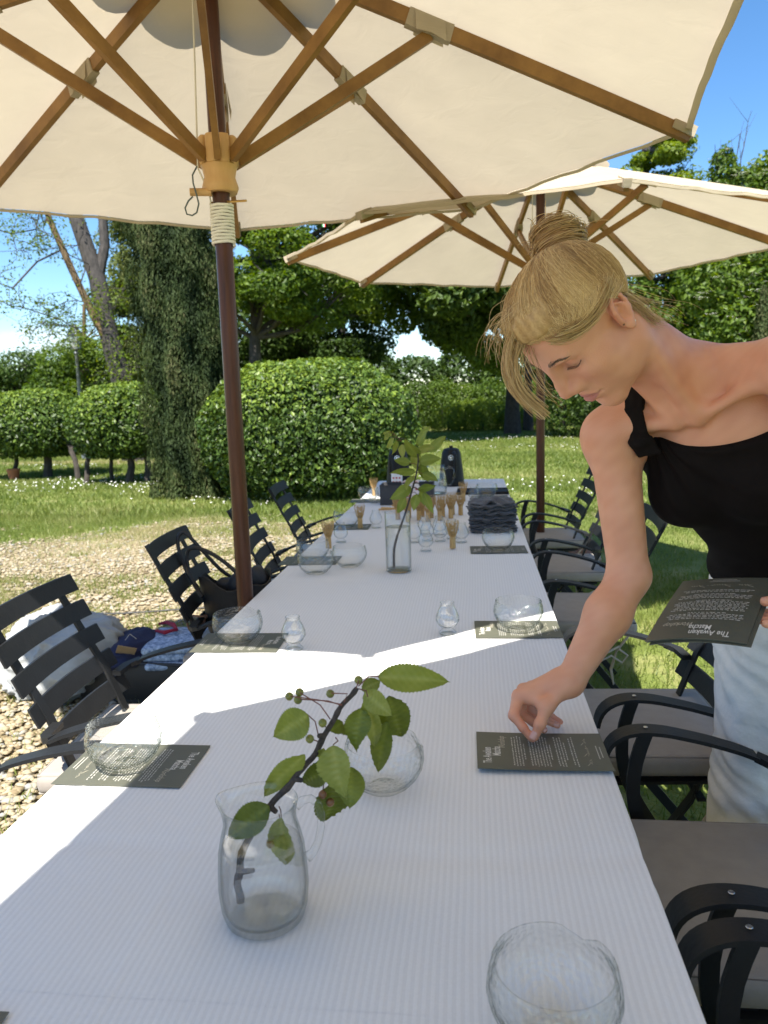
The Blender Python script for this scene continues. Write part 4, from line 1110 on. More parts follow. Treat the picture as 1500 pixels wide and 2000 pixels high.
def script_line():
    """the three handwritten names under the text, drawn as looping pen strokes"""
    st = []; g = random.Random(9)
    for x0, n_, cap in ((-.052, 4, .011), (-.014, 6, .012), (.030, 4, .012)):
        st.append([(x0 + .006 * math.sin(s * 5.2) * (1 - .3 * s) + .003, -.0805 + cap * (s - .35)) for s in np.linspace(1, 0, 9)])
        x = x0 + .007; p = []
        for i in range(n_ * 4 + 1):
            p.append((x + i * .0011, -.0835 + .0016 * math.sin(i * 1.57) + (.004 if g.random() < .08 else 0)))
        st.append(p)
    st += [[(-.030 + .018, -.082), (-.027 + .012, -.082)], [(.0225, -.082), (.0265, -.082)]]
    return st
SCR = script_line()
def card_parts(fn, t):
    """fn(u, v, h) maps card coordinates to space: sheet, title, text, names, all as flat print lying on the sheet"""
    N1, N2 = 9, 13; mb = MB()
    us = np.linspace(-CW / 2, CW / 2, N1); vs = np.linspace(-CH / 2, CH / 2, N2)
    top = [[fn(u, v, .0010) for v in vs] for u in us]; bot = [[fn(u, v, 0) for v in vs] for u in us]
    mb.grid(top); mb.grid(bot)
    for e in ((0, slice(None)), (-1, slice(None))): mb.grid([top[e[0]], bot[e[0]]])
    for e in (0, -1): mb.grid([[r[e] for r in top], [r[e] for r in bot]])
    mb.build('sheet', 'card_green', t, sharp=30)
    H = .00135
    mb = MB()
    for (P, F), ox, oy in ((T1, -.018, .0905), (T2, -.0005, .0735)):
        mb.add([fn(x + ox, y + oy, H) for x, y in P], F)
    mb.build('title', 'print_cream', t, smooth=False)
    mb = MB(); P, F = T3; mb.add([fn(x + .036, y + .0640, H) for x, y in P], F); mb.build('subtitle', 'print_gold', t, smooth=False)
    mb = MB()
    for x, y, w, h in RECTS: mb.add([fn(x, y, H), fn(x + w, y, H), fn(x + w, y + h, H), fn(x, y + h, H)], [(0, 1, 2, 3)])
    mb.build('body_text', 'print_cream', t, smooth=False)
    mb = MB()
    for s in SCR:
        L = [fn(x, y, H) for x, y in s]; K = [fn(x + .0006, y + .0008, H) for x, y in s]; mb.grid([L, K])
    mb.build('signature', 'print_gold', t, smooth=False)
def make_card(label, curl=.004):
    t = thing('card', label, 'card', (0, 0, 0), 0, 'printed workshop cards')
    def fn(u, v, h): return V(u, v, h + .0006 + curl * (v / (CH / 2)) ** 2 * .25 + curl * max(0, -u / (CW / 2)) ** 3 * .9)
    card_parts(fn, t)
    return t
cd = make_card('dark green card at right being laid down by the reaching hand', .006); cd.location = (.116, 1.322, TZ); cd.rotation_euler = (0, 0, math.pi / 2 + .01)
cd2 = make_card('dark green card under the left bowl, one corner in the sun', .0012); cd2.location = (-.618, 1.238, TZ); cd2.rotation_euler = (0, 0, -math.pi / 2)
for x, y, rz, lab in [(-.63, 1.925, -math.pi / 2 + .03, 'dark green card under the left bowl behind the sunlit wedge'), (.115, 2.055, math.pi / 2 + .02, 'dark green card crossed by the narrow strip of sun at right'),
                      (.100, 3.16, math.pi / 2 + .03, 'dark green card under the bowl before the napkin pile'), (-.655, 2.95, -math.pi / 2, 'dark green card under the three bowls at the left edge'),
                      (-.635, 3.75, -math.pi / 2, 'dark green card under the bowl beside the far whisk'), (-.66, 4.74, -math.pi / 2, 'farthest left card lying in the bright strip'),
                      (.10, 4.82, math.pi / 2, 'farthest right card behind the napkin pile'), (-.622, .603, -math.pi / 2, 'dark card of which only a corner enters at the bottom left')]:
    dup(cd2, (x, y, TZ if y < 3.03 else .7477 if y < 4.46 else .7437), rz, lab)
# fan of cards held in the left hand: bent between the fingers
A_, B_, C_ = V(.2649, 1.20, 1.011), V(.4000, 1.155, 1.031), V(.4103, 1.38, 1.052)
hc = thing('card', 'top card of the bent stack in the left hand, its print upside down', 'card', (.44, 1.27, 1.03), 0, 'printed cards held by the woman')
def held(dz):
    du = unit(B_ - A_); dv = unit(C_ - A_ - du * ((C_ - A_) @ du)); nn = np.cross(du, dv)
    if nn[2] < 0: nn = -nn
    skew = (C_ - A_) @ du / CH
    def fn(u, v, h):
        # u runs from the viewer's right (reader's left) to the viewer's left; the title edge is at A-B
        s = (CW / 2 - u); w = (CH / 2 - v)
        bend = -.030 * ((s / CW - .35) ** 2) * (1 - .5 * w / CH) + .016 * max(0, s / CW - .75) ** 2 * 9 * .12 - .020 * (1 - w / CH) ** 2 * .6
        return A_ + du * (s * .93) + dv * (w * .95) + du * (skew * w * .55) + nn * (h + bend + .006 + dz) - V(hc.location.x, hc.location.y, hc.location.z)
    return fn
card_parts(held(0), hc)
for i in (1, 2, 3):
    h2 = thing('card', 'card under the top one in the bent stack in the left hand', 'card', hc.location, 0, 'printed cards held by the woman')
    f0 = held(-.0022 * i)
    mb = MB(); us = np.linspace(-CW / 2, CW / 2, 9); vs = np.linspace(-CH / 2, CH / 2, 13)
    sh = V(.0025 * i, -.002 * i * (-1) ** i, 0)
    top = [[f0(u, v, .0010) + sh for v in vs] for u in us]; bot = [[f0(u, v, 0) + sh for v in vs] for u in us]
    mb.grid(top); mb.grid(bot)
    for e in (0, -1): mb.grid([top[e], bot[e]]); mb.grid([[r[e] for r in top], [r[e] for r in bot]])
    mb.build('sheet', 'card_green', h2, sharp=30)

# ---- water jug with the cherry branch -------------------------------------------
jug = thing('glass_jug', 'clear glass water jug holding the cherry branch at the front of the table', 'jug', (-.2695, .857, TZ))
def jfn(p, a):
    d = (a - math.pi + .15 + math.pi) % (2 * math.pi) - math.pi; q = V(*p)
    w = max(0, q[2] - .125) / .03; k = math.exp(-(d / .42) ** 2)
    rr = math.hypot(q[0], q[1]) + 1e-9
    q[:2] *= (rr + .009 * k * w ** 1.6) / rr; q[2] += .001 * k * w
    return q
jp = [(0, .004), (.040, .003), (.046, 0), (.050, .004), (.0545, .02), (.0565, .045), (.0555, .07), (.0535, .095), (.0492, .115), (.0458, .127), (.0448, .134), (.0456, .145), (.0476, .153), (.0482, .1555), (.0472, .157), (.0453, .1555), (.0433, .145), (.0425, .134), (.0434, .127), (.0466, .115), (.0510, .094), (.0530, .07), (.0540, .045), (.0522, .021), (.047, .010), (.036, .0095), (0, .0105)]
mb = MB(); mb.lathe(jp, 56, fn=jfn); mb.build('body', 'clear_glass', jug, sharp=0)
ha = .30; hd = V(math.cos(ha), math.sin(ha), 0)
mb = MB(); mb.tube([hd * r + V(0, 0, z) for r, z in ((.0455, .143), (.054, .150), (.064, .151), (.073, .143), (.076, .128), (.0755, .112), (.071, .092), (.064, .078), (.056, .072))], [.006, .0055, .005, .005, .005, .005, .005, .0055, .007], 10); mb.build('handle', 'clear_glass', jug, sharp=0)
mb = MB(); mb.lathe([(0, .0112), (.036, .0103), (.0465, .0112), (.0518, .0215), (.0535, .045), (.0525, .07), (.0505, .094), (.0495, .099), (.0490, .1003), (0, .1003)], 48); mb.build('water', 'water', jug, sharp=30)
attr_col('cherry_leaf', [(.030, .055, .010), (.07, .115, .018), (.13, .18, .035), (.22, .27, .075)], .42, .45, bump=.25, bscale=160, brd=.002)
leafy('cherry_leaf', [(.055, .080, .010), (.12, .155, .022), (.215, .255, .045), (.34, .36, .10)], .4, .3)
leafy('vase_leaf', [(.07, .10, .015), (.14, .19, .03), (.22, .27, .055), (.30, .33, .10)], .45, .4)
plain('twig', (.055, .042, .036), .85, var=.4, scale=200, bump=.6, bscale=260)
plain('stalk', (.16, .055, .035), .6)
plain('berry', (.19, .19, .035), .3, var=.25, scale=80)
plain('berry_red', (.20, .085, .03), .3, var=.3, scale=80)
def leaf(name, B, T, w, mat, parent, face=(0, -1, .35), fold=.25, droop=.12, teeth=22, base=.45, tw=0.0, curl=0.0):
    """one leaf blade from stalk end B to tip T: toothed edge, sunk midrib, raised side veins"""
    B, T = V(*B), V(*T); ax = unit(T - B); L = np.linalg.norm(T - B)
    nf = V(*face); nf = unit(nf - ax * (nf @ ax)); sd = np.cross(ax, nf)
    n = 2 * teeth; cols = (-1, -.66, -.33, 0, .33, .66, 1); vs, vv = [], []
    for i in range(n + 1):
        s = i / n
        wd = w * .5 * (math.sin(math.pi * min(1, s ** .82)) ** .8) * (1.12 - .35 * s) * (1 + (.045 if i % 2 else -.045) * (0 < i < n))
        if s > .9: wd *= (1 - s) / .1 * .75 + .25 * (1 - s) / .1
        a = tw * (s - .3)
        for c in cols:
            side = sd * math.cos(a) + nf * math.sin(a); nrm = nf * math.cos(a) - sd * math.sin(a)
            vein = .0009 * math.cos((s * 9 - abs(c) * 1.5) * 2 * math.pi) * (abs(c) > .01) * (w / .03)
            h = fold * abs(c) * wd - droop * L * (s - .15) ** 2 * 1.2 + vein + curl * wd * (c * c) * math.sin(s * 5)
            vs.append(B + ax * (L * s) + side * (c * wd) + nrm * h)
            vv.append(np.clip(base + (.16 if c == 0 else 0) + .045 * math.cos((s * 9 - abs(c) * 1.5) * 2 * math.pi) + .04 * math.sin(s * 13 + c * 3), 0, 1))
    m = len(cols); q = np.array([(i * m + j, (i + 1) * m + j, (i + 1) * m + j + 1, i * m + j + 1) for i in range(n) for j in range(m - 1)])
    vs = np.array(vs) - np.array(parent.location)
    return link(name, np_mesh(name, vs, q, 4, mat, np.array(vv), True), parent)
BR= [[-0.3258, 0.865, 0.7442], [-0.3267, 0.865, 0.7732], [-0.3237, 0.87, 0.8023], [-0.3112, 0.875, 0.8318], [-0.2825, 0.88, 0.8619], [-0.2551, 0.885, 0.8952], [-0.2316, 0.89, 0.9212], [-0.2079, 0.9, 0.946], [-0.1898, 0.91, 0.9786], [-0.1717, 0.92, 1.0071], [-0.1531, 0.93, 1.0276]]
LV= [([-0.212, 0.9, 1.0026], [-0.2539, 0.88, 0.9794], 0.0298), ([-0.1279, 0.95, 1.0349], [-0.0321, 0.97, 1.0227], 0.0273), ([-0.1151, 0.96, 1.0041], [-0.1025, 0.98, 0.9297], 0.0322), ([-0.1425, 0.925, 1.0236], [-0.1066, 0.905, 1.001], 0.0211), ([-0.1395, 0.93, 1.016], [-0.1321, 0.95, 0.9274], 0.0186), ([-0.117, 0.95, 0.9725], [-0.141, 0.97, 0.8814], 0.0223), ([-0.1481, 0.93, 0.9998], [-0.159, 0.91, 0.9493], 0.0248), ([-0.1886, 0.92, 0.9719], [-0.1735, 0.94, 0.9773], 0.0161), ([-0.1737, 0.94, 0.9723], [-0.1502, 0.96, 0.9455], 0.0223), ([-0.18, 0.89, 0.9668], [-0.1687, 0.87, 0.9023], 0.0335), ([-0.193, 0.895, 0.96], [-0.1959, 0.915, 0.9218], 0.0149), ([-0.1842, 0.905, 0.9301], [-0.2363, 0.925, 0.8923], 0.0223), ([-0.1629, 0.92, 0.923], [-0.1629, 0.9, 0.8742], 0.0285), ([-0.1848, 0.91, 0.9063], [-0.1999, 0.93, 0.8305], 0.0372), ([-0.2155, 0.885, 0.956], [-0.2885, 0.905, 0.8814], 0.0211), ([-0.2606, 0.87, 0.8937], [-0.3136, 0.85, 0.858], 0.0285), ([-0.2462, 0.87, 0.8776], [-0.2505, 0.89, 0.7878], 0.026), ([-0.1267, 0.96, 1.0253], [-0.1594, 0.98, 1.0025], 0.0149)]
BE= [[-0.2431, 0.93, 1.0144], [-0.2292, 0.93, 1.0202], [-0.2305, 0.925, 1.0117], [-0.1885, 0.93, 1.0188], [-0.1507, 0.93, 1.0381], [-0.1939, 0.9, 0.992], [-0.2103, 0.895, 0.9726], [-0.1982, 0.9, 0.8943], [-0.1897, 0.905, 0.8811], [-0.2636, 0.875, 0.8387]]
ST= [[[-0.1708, 0.915, 1.0093], [-0.1892, 0.915, 1.0145], [-0.226, 0.915, 1.016]], [[-0.1869, 0.915, 0.9903], [-0.1995, 0.915, 1.0088], [-0.2255, 0.915, 1.025]], [[-0.1707, 0.915, 1.0107], [-0.2025, 0.915, 1.0157], [-0.2379, 0.915, 1.0199]], [[-0.1679, 0.915, 1.0135], [-0.1635, 0.915, 1.0245], [-0.1841, 0.915, 1.0249]], [[-0.152, 0.915, 1.0323], [-0.1499, 0.915, 1.0371], [-0.1483, 0.915, 1.0425]], [[-0.1908, 0.915, 0.9762], [-0.1947, 0.915, 0.9811], [-0.1972, 0.915, 0.9852]], [[-0.2017, 0.915, 0.9585], [-0.2104, 0.915, 0.9611], [-0.2143, 0.915, 0.9631]], [[-0.1931, 0.915, 0.9233], [-0.1995, 0.915, 0.9017], [-0.2015, 0.915, 0.8873]], [[-0.1897, 0.915, 0.9234], [-0.1909, 0.915, 0.8948], [-0.1917, 0.915, 0.8768]], [[-0.2614, 0.915, 0.8563], [-0.2602, 0.915, 0.8402], [-0.2741, 0.915, 0.8146]], [[-0.1486, 0.915, 1.0357], [-0.135, 0.915, 1.0482], [-0.1219, 0.915, 1.0483]], [[-0.2168, 0.915, 0.9967], [-0.2072, 0.915, 0.9864], [-0.2034, 0.915, 0.9655]], [[-0.1812, 0.915, 0.966], [-0.1781, 0.915, 0.9604], [-0.185, 0.915, 0.9546]], [[-0.1487, 0.915, 1.0323], [-0.139, 0.915, 1.029], [-0.1373, 0.915, 1.0208]], [[-0.2609, 0.915, 0.8673], [-0.2592, 0.915, 0.86], [-0.259, 0.915, 0.8491]]]
VB= [[-0.3037, 2.74, 0.7716], [-0.2961, 2.74, 0.8352], [-0.2814, 2.76, 0.8888], [-0.2538, 2.77, 0.9578], [-0.2279, 2.78, 1.038], [-0.2052, 2.78, 1.1133], [-0.1964, 2.78, 1.1695], [-0.2064, 2.78, 1.2164]]
VL= [([-0.1962, 2.78, 1.1751], [-0.2456, 2.722, 1.2396], 0.052), ([-0.2008, 2.78, 1.2163], [-0.1579, 2.7432, 1.2909], 0.044), ([-0.1584, 2.78, 1.193], [-0.0955, 2.8222, 1.2523], 0.036), ([-0.2089, 2.78, 1.1191], [-0.3081, 2.7915, 1.1236], 0.036), ([-0.229, 2.78, 1.0665], [-0.2963, 2.7232, 1.026], 0.048), ([-0.1967, 2.78, 1.1564], [-0.1138, 2.7706, 1.1722], 0.044), ([-0.1846, 2.78, 1.1129], [-0.1251, 2.7771, 1.0877], 0.04), ([-0.2029, 2.78, 1.0566], [-0.1364, 2.7324, 1.0707], 0.032), ([-0.1956, 2.78, 1.047], [-0.1724, 2.8128, 0.9885], 0.04), ([-0.1806, 2.78, 1.0429], [-0.1473, 2.7259, 0.9748], 0.032), ([-0.2052, 2.78, 1.0376], [-0.2226, 2.7648, 0.9773], 0.036), ([-0.249, 2.78, 1.025], [-0.2814, 2.7823, 0.9639], 0.036), ([-0.2306, 2.78, 1.1515], [-0.2857, 2.7703, 1.1685], 0.036), ([-0.2935, 2.78, 1.2558], [-0.3284, 2.7922, 1.2673], 0.024), ([-0.2844, 2.78, 1.2463], [-0.3196, 2.8133, 1.2017], 0.024), ([-0.2753, 2.78, 1.2367], [-0.2949, 2.8439, 1.172], 0.024), ([-0.2569, 2.78, 1.2214], [-0.2536, 2.7498, 1.1752], 0.028), ([-0.3026, 2.78, 1.2654], [-0.3248, 2.8008, 1.2329], 0.02), ([-0.1893, 2.78, 1.1506], [-0.1683, 2.8075, 1.0717], 0.04), ([-0.2013, 2.78, 1.1977], [-0.1343, 2.751, 1.213], 0.044), ([-0.2205, 2.78, 1.1042], [-0.2456, 2.7102, 1.066], 0.036), ([-0.1935, 2.78, 1.1319], [-0.2253, 2.8463, 1.1933], 0.048)]
cb_ = thing('cherry_branch', 'cherry branch with toothed drooping leaves and green cherries in the water jug', 'branch', (-.2695, .857, TZ))
BR[0] = [-.3040, .862, .7640]; BR[1] = [-.3060, .864, .79]; BR[2] = [-.3030, .868, .815]; BR[3] = [-.2945, .873, .842]
_p = np.array(BR); _t = np.linspace(0, 1, len(_p)); _tt = np.linspace(0, 1, 46)
_s = np.stack([np.interp(_tt, _t, _p[:, k]) for k in range(3)], 1); _s[1:-1] = (_s[:-2] + 2 * _s[1:-1] + _s[2:]) / 4
_s += .0009 * np.stack([np.sin(_tt * 47), np.cos(_tt * 39), np.sin(_tt * 31)], 1)
mb = MB(); mb.tube(_s, [.0052 - .0022 * t + .0008 * (math.sin(t * 60) > .8) for t in _tt], 8)
for t, d in ((.16, (.02, -.004, .006)), (.47, (.010, -.006, -.004)), (.62, (.011, -.006, .001)), (.40, (-.006, -.008, .002)), (.78, (-.006, -.006, .003))):
    k = int(t * 45); mb.tube([_s[k], _s[k] + V(*d) * .6, _s[k] + V(*d)], [.0042, .0036, .0030], 7)
mb.build('stem', 'twig', cb_, world=True)
for s in ST:
    mb = MB(); mb.tube([V(*p) + V(0, .002 * math.sin(i), 0) for i, p in enumerate(s)], .0008, 5); mb.build('stalk', 'stalk', cb_, world=True)
_st = np.array([.52, .55, .15, .62, .60, .25, .30, .22, .15, .66, .58, .12, .40, .10, .55, .14, .55, .35])
for i, (B, T, w) in enumerate(LV):
    g = np.random.default_rng(i)
    leaf('leaf', B, T, w * 1.4, 'cherry_leaf', cb_, (g.normal() * .25, -1, .35 + g.normal() * .2), .30 if i not in (1, 15) else .45, .16 if i not in (1,) else .08, 20, .12 + _st[i], g.normal() * .5, g.normal() * .12)
for i, p in enumerate(BE):
    mb = MB(); r = .0056
    mb.lathe([(.0, -r), (r * .55, -r * .84), (r * .9, -r * .4), (r, 0), (r * .88, r * .5), (r * .5, r * .85), (.0006, r * .8)], 14, p); mb.build('cherry', 'berry_red' if i in (7, 8, 9) else 'berry', cb_, world=True)
# ---- tall vase with the plum branch -------------------------------------------------
vz = thing('glass_vase', 'tall straight glass vase half full of water in the middle of the table', 'vase', (-.280, 2.77, TZ))
mb = MB(); mb.lathe([(0, .001), (.044, 0), (.0475, .003), (.0475, .222), (.0468, .2235), (.0455, .222), (.0452, .012), (.042, .009), (0, .009)], 40); mb.build('body', 'clear_glass', vz, sharp=0)
mb = MB(); mb.lathe([(0, .0098), (.0415, .0098), (.0446, .0128), (.0446, .168), (0, .168)], 36); mb.build('water', 'water', vz, sharp=30)
vbr = thing('leafy_branch', 'pale green leafy plum branch rising out of the tall vase', 'branch', (-.280, 2.77, TZ))
_p = np.array(VB); _p[0] = [-.298, 2.765, .7635]; _p[:, 1] = 2.77; _t = np.linspace(0, 1, len(_p)); _tt = np.linspace(0, 1, 30)
_s = np.stack([np.interp(_tt, _t, _p[:, k]) for k in range(3)], 1); _s[1:-1] = (_s[:-2] + 2 * _s[1:-1] + _s[2:]) / 4
mb = MB(); mb.tube(_s, [.0052 - .003 * t for t in _tt], 7); mb.tube([(-.2064, 2.78, 1.2), (-.23, 2.78, 1.235), (-.265, 2.78, 1.245), (-.30, 2.78, 1.25)], .0016, 5); mb.build('stem', 'twig', vbr, world=True)
for i, (B, T, w) in enumerate(VL):
    g = np.random.default_rng(40 + i)
    mb = MB(); k = np.argmin(np.linalg.norm(_s - V(*B), axis=1)); src = V(*B) + V(.02, 0, -.005) if 12 < i < 18 else _s[k]
    mb.tube([src, (src + V(*B)) / 2 + V(0, 0, .004), B], .0011, 4); mb.build('stalk', 'stalk', vbr, world=True)
    leaf('leaf', B, T, w, 'vase_leaf', vbr, (g.normal() * .4, -1, .5 + g.normal() * .35), .22, .14, 12, float(np.clip(.55 + g.normal() * .15, .2, .9)), g.normal() * .6, g.normal() * .15)

# ---- napkins ------------------------------------------------------------------------
plain('linen_grey', (.060, .058, .066), .95, var=.2, scale=50, bump=.4, bscale=300, sheen=.25)
def napkin(i, z, label):
    g = np.random.default_rng(100 + i); N1, N2 = 26, 20
    sx, sy = .205 * g.uniform(.94, 1.05), .165 * g.uniform(.93, 1.05); a = g.normal() * .07
    def pt(u, v, h):
        p = V(u * sx, v * sy, 0)
        e = max(abs(u), abs(v)) * 2
        w = .0045 * math.sin(9 * u + i * 1.3) * math.sin(7 * v + i) + .0035 * math.sin(21 * u + 5 * v + i * 2.1)
        th = .0125 * (1 - .35 * e ** 6)
        z_ = z + w * (.35 + .65 * e) + (h - .5) * th - .006 * max(0, e - .75)
        if i == 11: z_ += .016 * math.exp(-((u - .05) / .22) ** 2 - ((v + .02) / .25) ** 2) + .006 * math.sin(14 * u + 9 * v)
        k = 1 + .03 * math.sin(11 * math.atan2(v, u) + i)
        q = V(p[0] * k, p[1] * k, z_)
        return V(q[0] * math.cos(a) - q[1] * math.sin(a), q[0] * math.sin(a) + q[1] * math.cos(a), q[2])
    mb = MB(); us = np.linspace(-.5, .5, N1); vs = np.linspace(-.5, .5, N2)
    T_ = [[pt(u, v, 1) for v in vs] for u in us]; B_2 = [[pt(u, v, 0) for v in vs] for u in us]
    mb.grid(T_); mb.grid(B_2)
    for e in (0, -1):
        mid = [(a_ + b_) / 2 + V((.004 if e else -.004), 0, 0) for a_, b_ in zip(T_[e], B_2[e])]; mb.grid([T_[e], mid, B_2[e]])
        mid = [(r[e] + q[e]) / 2 + V(0, (.004 if e else -.004), 0) for r, q in zip(T_, B_2)]; mb.grid([[r[e] for r in T_], mid, [r[e] for r in B_2]])
    o = mb.build('napkin', 'linen_grey', sharp=70); o.location = (.088 + g.normal() * .004, 3.63 + g.normal() * .004, 0)
    return tag(o, label, 'napkin', 'grey linen napkins piled on the table')
for i in range(12): napkin(i, .757 + .0118 * i, 'rumpled charcoal napkin on top of the pile at the right edge' if i == 11 else 'bottom charcoal napkin of the pile lying on the white cloth' if i == 0 else 'folded charcoal napkin inside the rumpled pile at the right edge')

# ---- kettles and other things at the far end -------------------------------------------
plain('kettle_black', (.007, .007, .0075), .5, spec=.3)
plain('steel', (.55, .55, .56), .25, .9)
plain('box_grey', (.045, .045, .05), .7)
plain('paper_white', (.72, .71, .70), .7)
plain('print_red', (.45, .03, .03), .7)
def kettle(x, y, label, rz):
    t = thing('electric_kettle', label, 'kettle', (x, y, .744), rz, 'black electric kettles')
    mb = MB(); mb.lathe([(0, 0), (.088, 0), (.092, .006), (.090, .03), (.084, .10), (.074, .18), (.066, .235), (.060, .25), (.0, .252)], 32); mb.build('body', 'kettle_black', t)
    mb = MB(); mb.lathe([(.058, .25), (.055, .262), (.03, .270), (0, .271)], 24); mb.lathe([(0, .27), (.012, .27), (.014, .283), (0, .287)], 12); mb.build('lid', 'kettle_black', t)
    mb = MB(); mb.lathe([(.0, .0), (.094, .0), (.096, -.0), (.096, .014), (.09, .018), (0, .018)], 32, (0, 0, -.0005)); mb.build('base', 'kettle_black', t)
    mb = MB(); mb.tube([(.062, 0, .235), (.10, 0, .245), (.135, 0, .23), (.142, 0, .17), (.132, 0, .09), (.10, 0, .06), (.083, 0, .062)], .012, 10); mb.build('handle', 'kettle_black', t)
    mb = MB(); mb.tube([(-.060, 0, .215), (-.070, 0, .232), (-.076, 0, .243)], [.016, .012, .009], 10); mb.build('spout', 'kettle_black', t)
    mb = MB(); R_ = Matrix.Rotation(math.radians(84), 3, 'X'); q = MB().lathe([(.0155, 0), (.019, 0), (.019, .0025), (.0155, .0025)], 24, closed=True); q.lathe([(0, .0005), (.008, .0005), (.0085, .002), (0, .0025)], 16)
    q.box((.0, -.0105, .001), (.004, .006, .002)); q.box((-.0095, .006, .001), (.006, .004, .002)); q.box((.0095, .006, .001), (.006, .004, .002))
    RZ_ = Matrix.Rotation(-rz + .05, 3, 'Z')
    mb.add([tuple(RZ_ @ ((R_ @ Vector(p)) + Vector((-.004, -.0715, .205)))) for p in q.v], q.f); mb.build('badge', 'steel', t)
    return t
kettle(-.155, 5.50, 'black electric kettle with a round silver badge behind the glass jug', -1.35)
kettle(-.545, 5.56, 'black electric kettle half hidden behind the pale leaves', -1.9)
tr = thing('serving_tray', 'flat dark tray in front of the kettle at the far right', 'tray', (.06, 5.06, .744))
mb = MB(); mb.rbox((0, 0, .006), (.34, .22, .012), .005); mb.build('tray_plate', 'kettle_black', tr)
mb = MB(); mb.tube([(sx * .165, sy * .105, .014) for sx, sy in ((-1, -1), (1, -1), (1, 1), (-1, 1), (-1, -1))], .005, 6); mb.build('tray_rim', 'kettle_black', tr)
gb = thing('storage_box', 'dark grey open box with a floral cloth behind the vase', 'box', (-.40, 4.62, .744))
mb = MB()
for c, d in (((0, 0, .004), (.32, .18, .006)), ((-.158, 0, .06), (.005, .18, .115)), ((.158, 0, .06), (.005, .18, .115)), ((0, -.0885, .06), (.311, .004, .115)), ((0, .0885, .06), (.311, .004, .115))): mb.box(c, d)
mb.build('box_body', 'box_grey', gb, smooth=False)
mb = MB(); mb.tube([(sx * .160, sy * .09, .119) for sx, sy in ((-1, -1), (1, -1), (1, 1), (-1, 1), (-1, -1))], .003, 5); mb.build('box_rim', 'box_grey', gb)
def flor():
    m, n, l, out = _new('floral_cloth'); b = n.new('ShaderNodeBsdfPrincipled'); b.inputs['Roughness'].default_value = .9
    tc = n.new('ShaderNodeTexCoord'); t = n.new('ShaderNodeTexVoronoi'); t.inputs['Scale'].default_value = 38; l.new(tc.outputs['Object'], t.inputs['Vector'])
    r = n.new('ShaderNodeValToRGB'); e = r.color_ramp.elements; e[0].color = (.40, .03, .04, 1); e[1].color = (.70, .62, .60, 1); e[0].position, e[1].position = .22, .34
    l.new(t.outputs['Distance'], r.inputs[0]); l.new(r.outputs[0], b.inputs['Base Color']); l.new(b.outputs[0], out.inputs[0]); MAT['floral_cloth'] = m
flor()
mb = MB(); mb.grid([[V(-.02 + .10 * i / 9 + .006 * math.sin(j), -.105 - .004 * math.sin(i * 2) - (.02 * max(0, 6 - j) / 6), .005 + .13 * j / 11 if j < 11 else .13) for j in range(12)] for i in range(10)] )
mb.grid([[V(-.02 + .10 * i / 9 + .006 * math.sin(11), -.105 - .004 * math.sin(i * 2) + .02 * j, .135 + .006 * math.sin(j + i)) for j in range(7)] for i in range(10)])
fc = mb.build('floral_cloth', 'floral_cloth'); fc.location = gb.location; tag(fc, 'white cloth with red flowers hanging over the grey box', 'cloth')
pk = thing('packet', 'small white packet with red print standing before the left kettle', 'packet', (-.53, 5.28, .744))
mb = MB(); mb.rbox((0, 0, .06), (.075, .04, .12), .004); mb.build('packet_body', 'paper_white', pk)
mb = MB()
for i in range(3):
    for j in range(3): mb.box((-.022 + .022 * i, -.0205, .03 + .028 * j), (.012, .0012, .012))
mb.build('packet_print', 'print_red', pk, smooth=False)
for i, (x, y, a) in enumerate([(-.46, 4.28, .3), (-.44, 4.22, -.2), (-.40, 4.30, .8)]):
    s_ = thing('wooden_scoop', 'short wooden tea scoop in the little heap behind the vase', 'scoop', (x, y, .748 + .012 * i), a, 'wooden scoops heaped behind the vase')
    mb = MB(); mb.tube([(-.08, 0, .012), (-.02, 0, .011), (.03, 0, .012)], [.006, .0055, .006], 8); mb.build('handle', 'hub_wood', s_)
    mb = MB(); mb.lathe([(0, .0), (.012, .001), (.02, .010), (.021, .018), (.019, .018), (.012, .006), (0, .004)], 14, (.05, 0, .004)); mb.build('bowl', 'hub_wood', s_)
pj = thing('glass_jug', 'glass jug with an arched handle in front of the badged kettle', 'jug', (-.245, 5.02, .744))
mb = MB(); mb.lathe([(0, .003), (.06, 0), (.070, .006), (.074, .06), (.066, .13), (.058, .17), (.060, .19), (.058, .191), (.0555, .17), (.063, .13), (.071, .06), (.066, .010), (0, .009)], 36); mb.build('body', 'clear_glass', pj, sharp=0)
mb = MB(); mb.tube([(.058, -.01, .165), (.09, -.015, .18), (.118, -.02, .165), (.122, -.02, .12), (.105, -.018, .07), (.070, -.012, .05)], .007, 8); mb.build('handle', 'clear_glass', pj, sharp=0)
mb = MB(); mb.lathe([(0, .0098), (.065, .0108), (.0702, .06), (.067, .095), (0, .095)], 30); mb.build('water', 'water', pj)

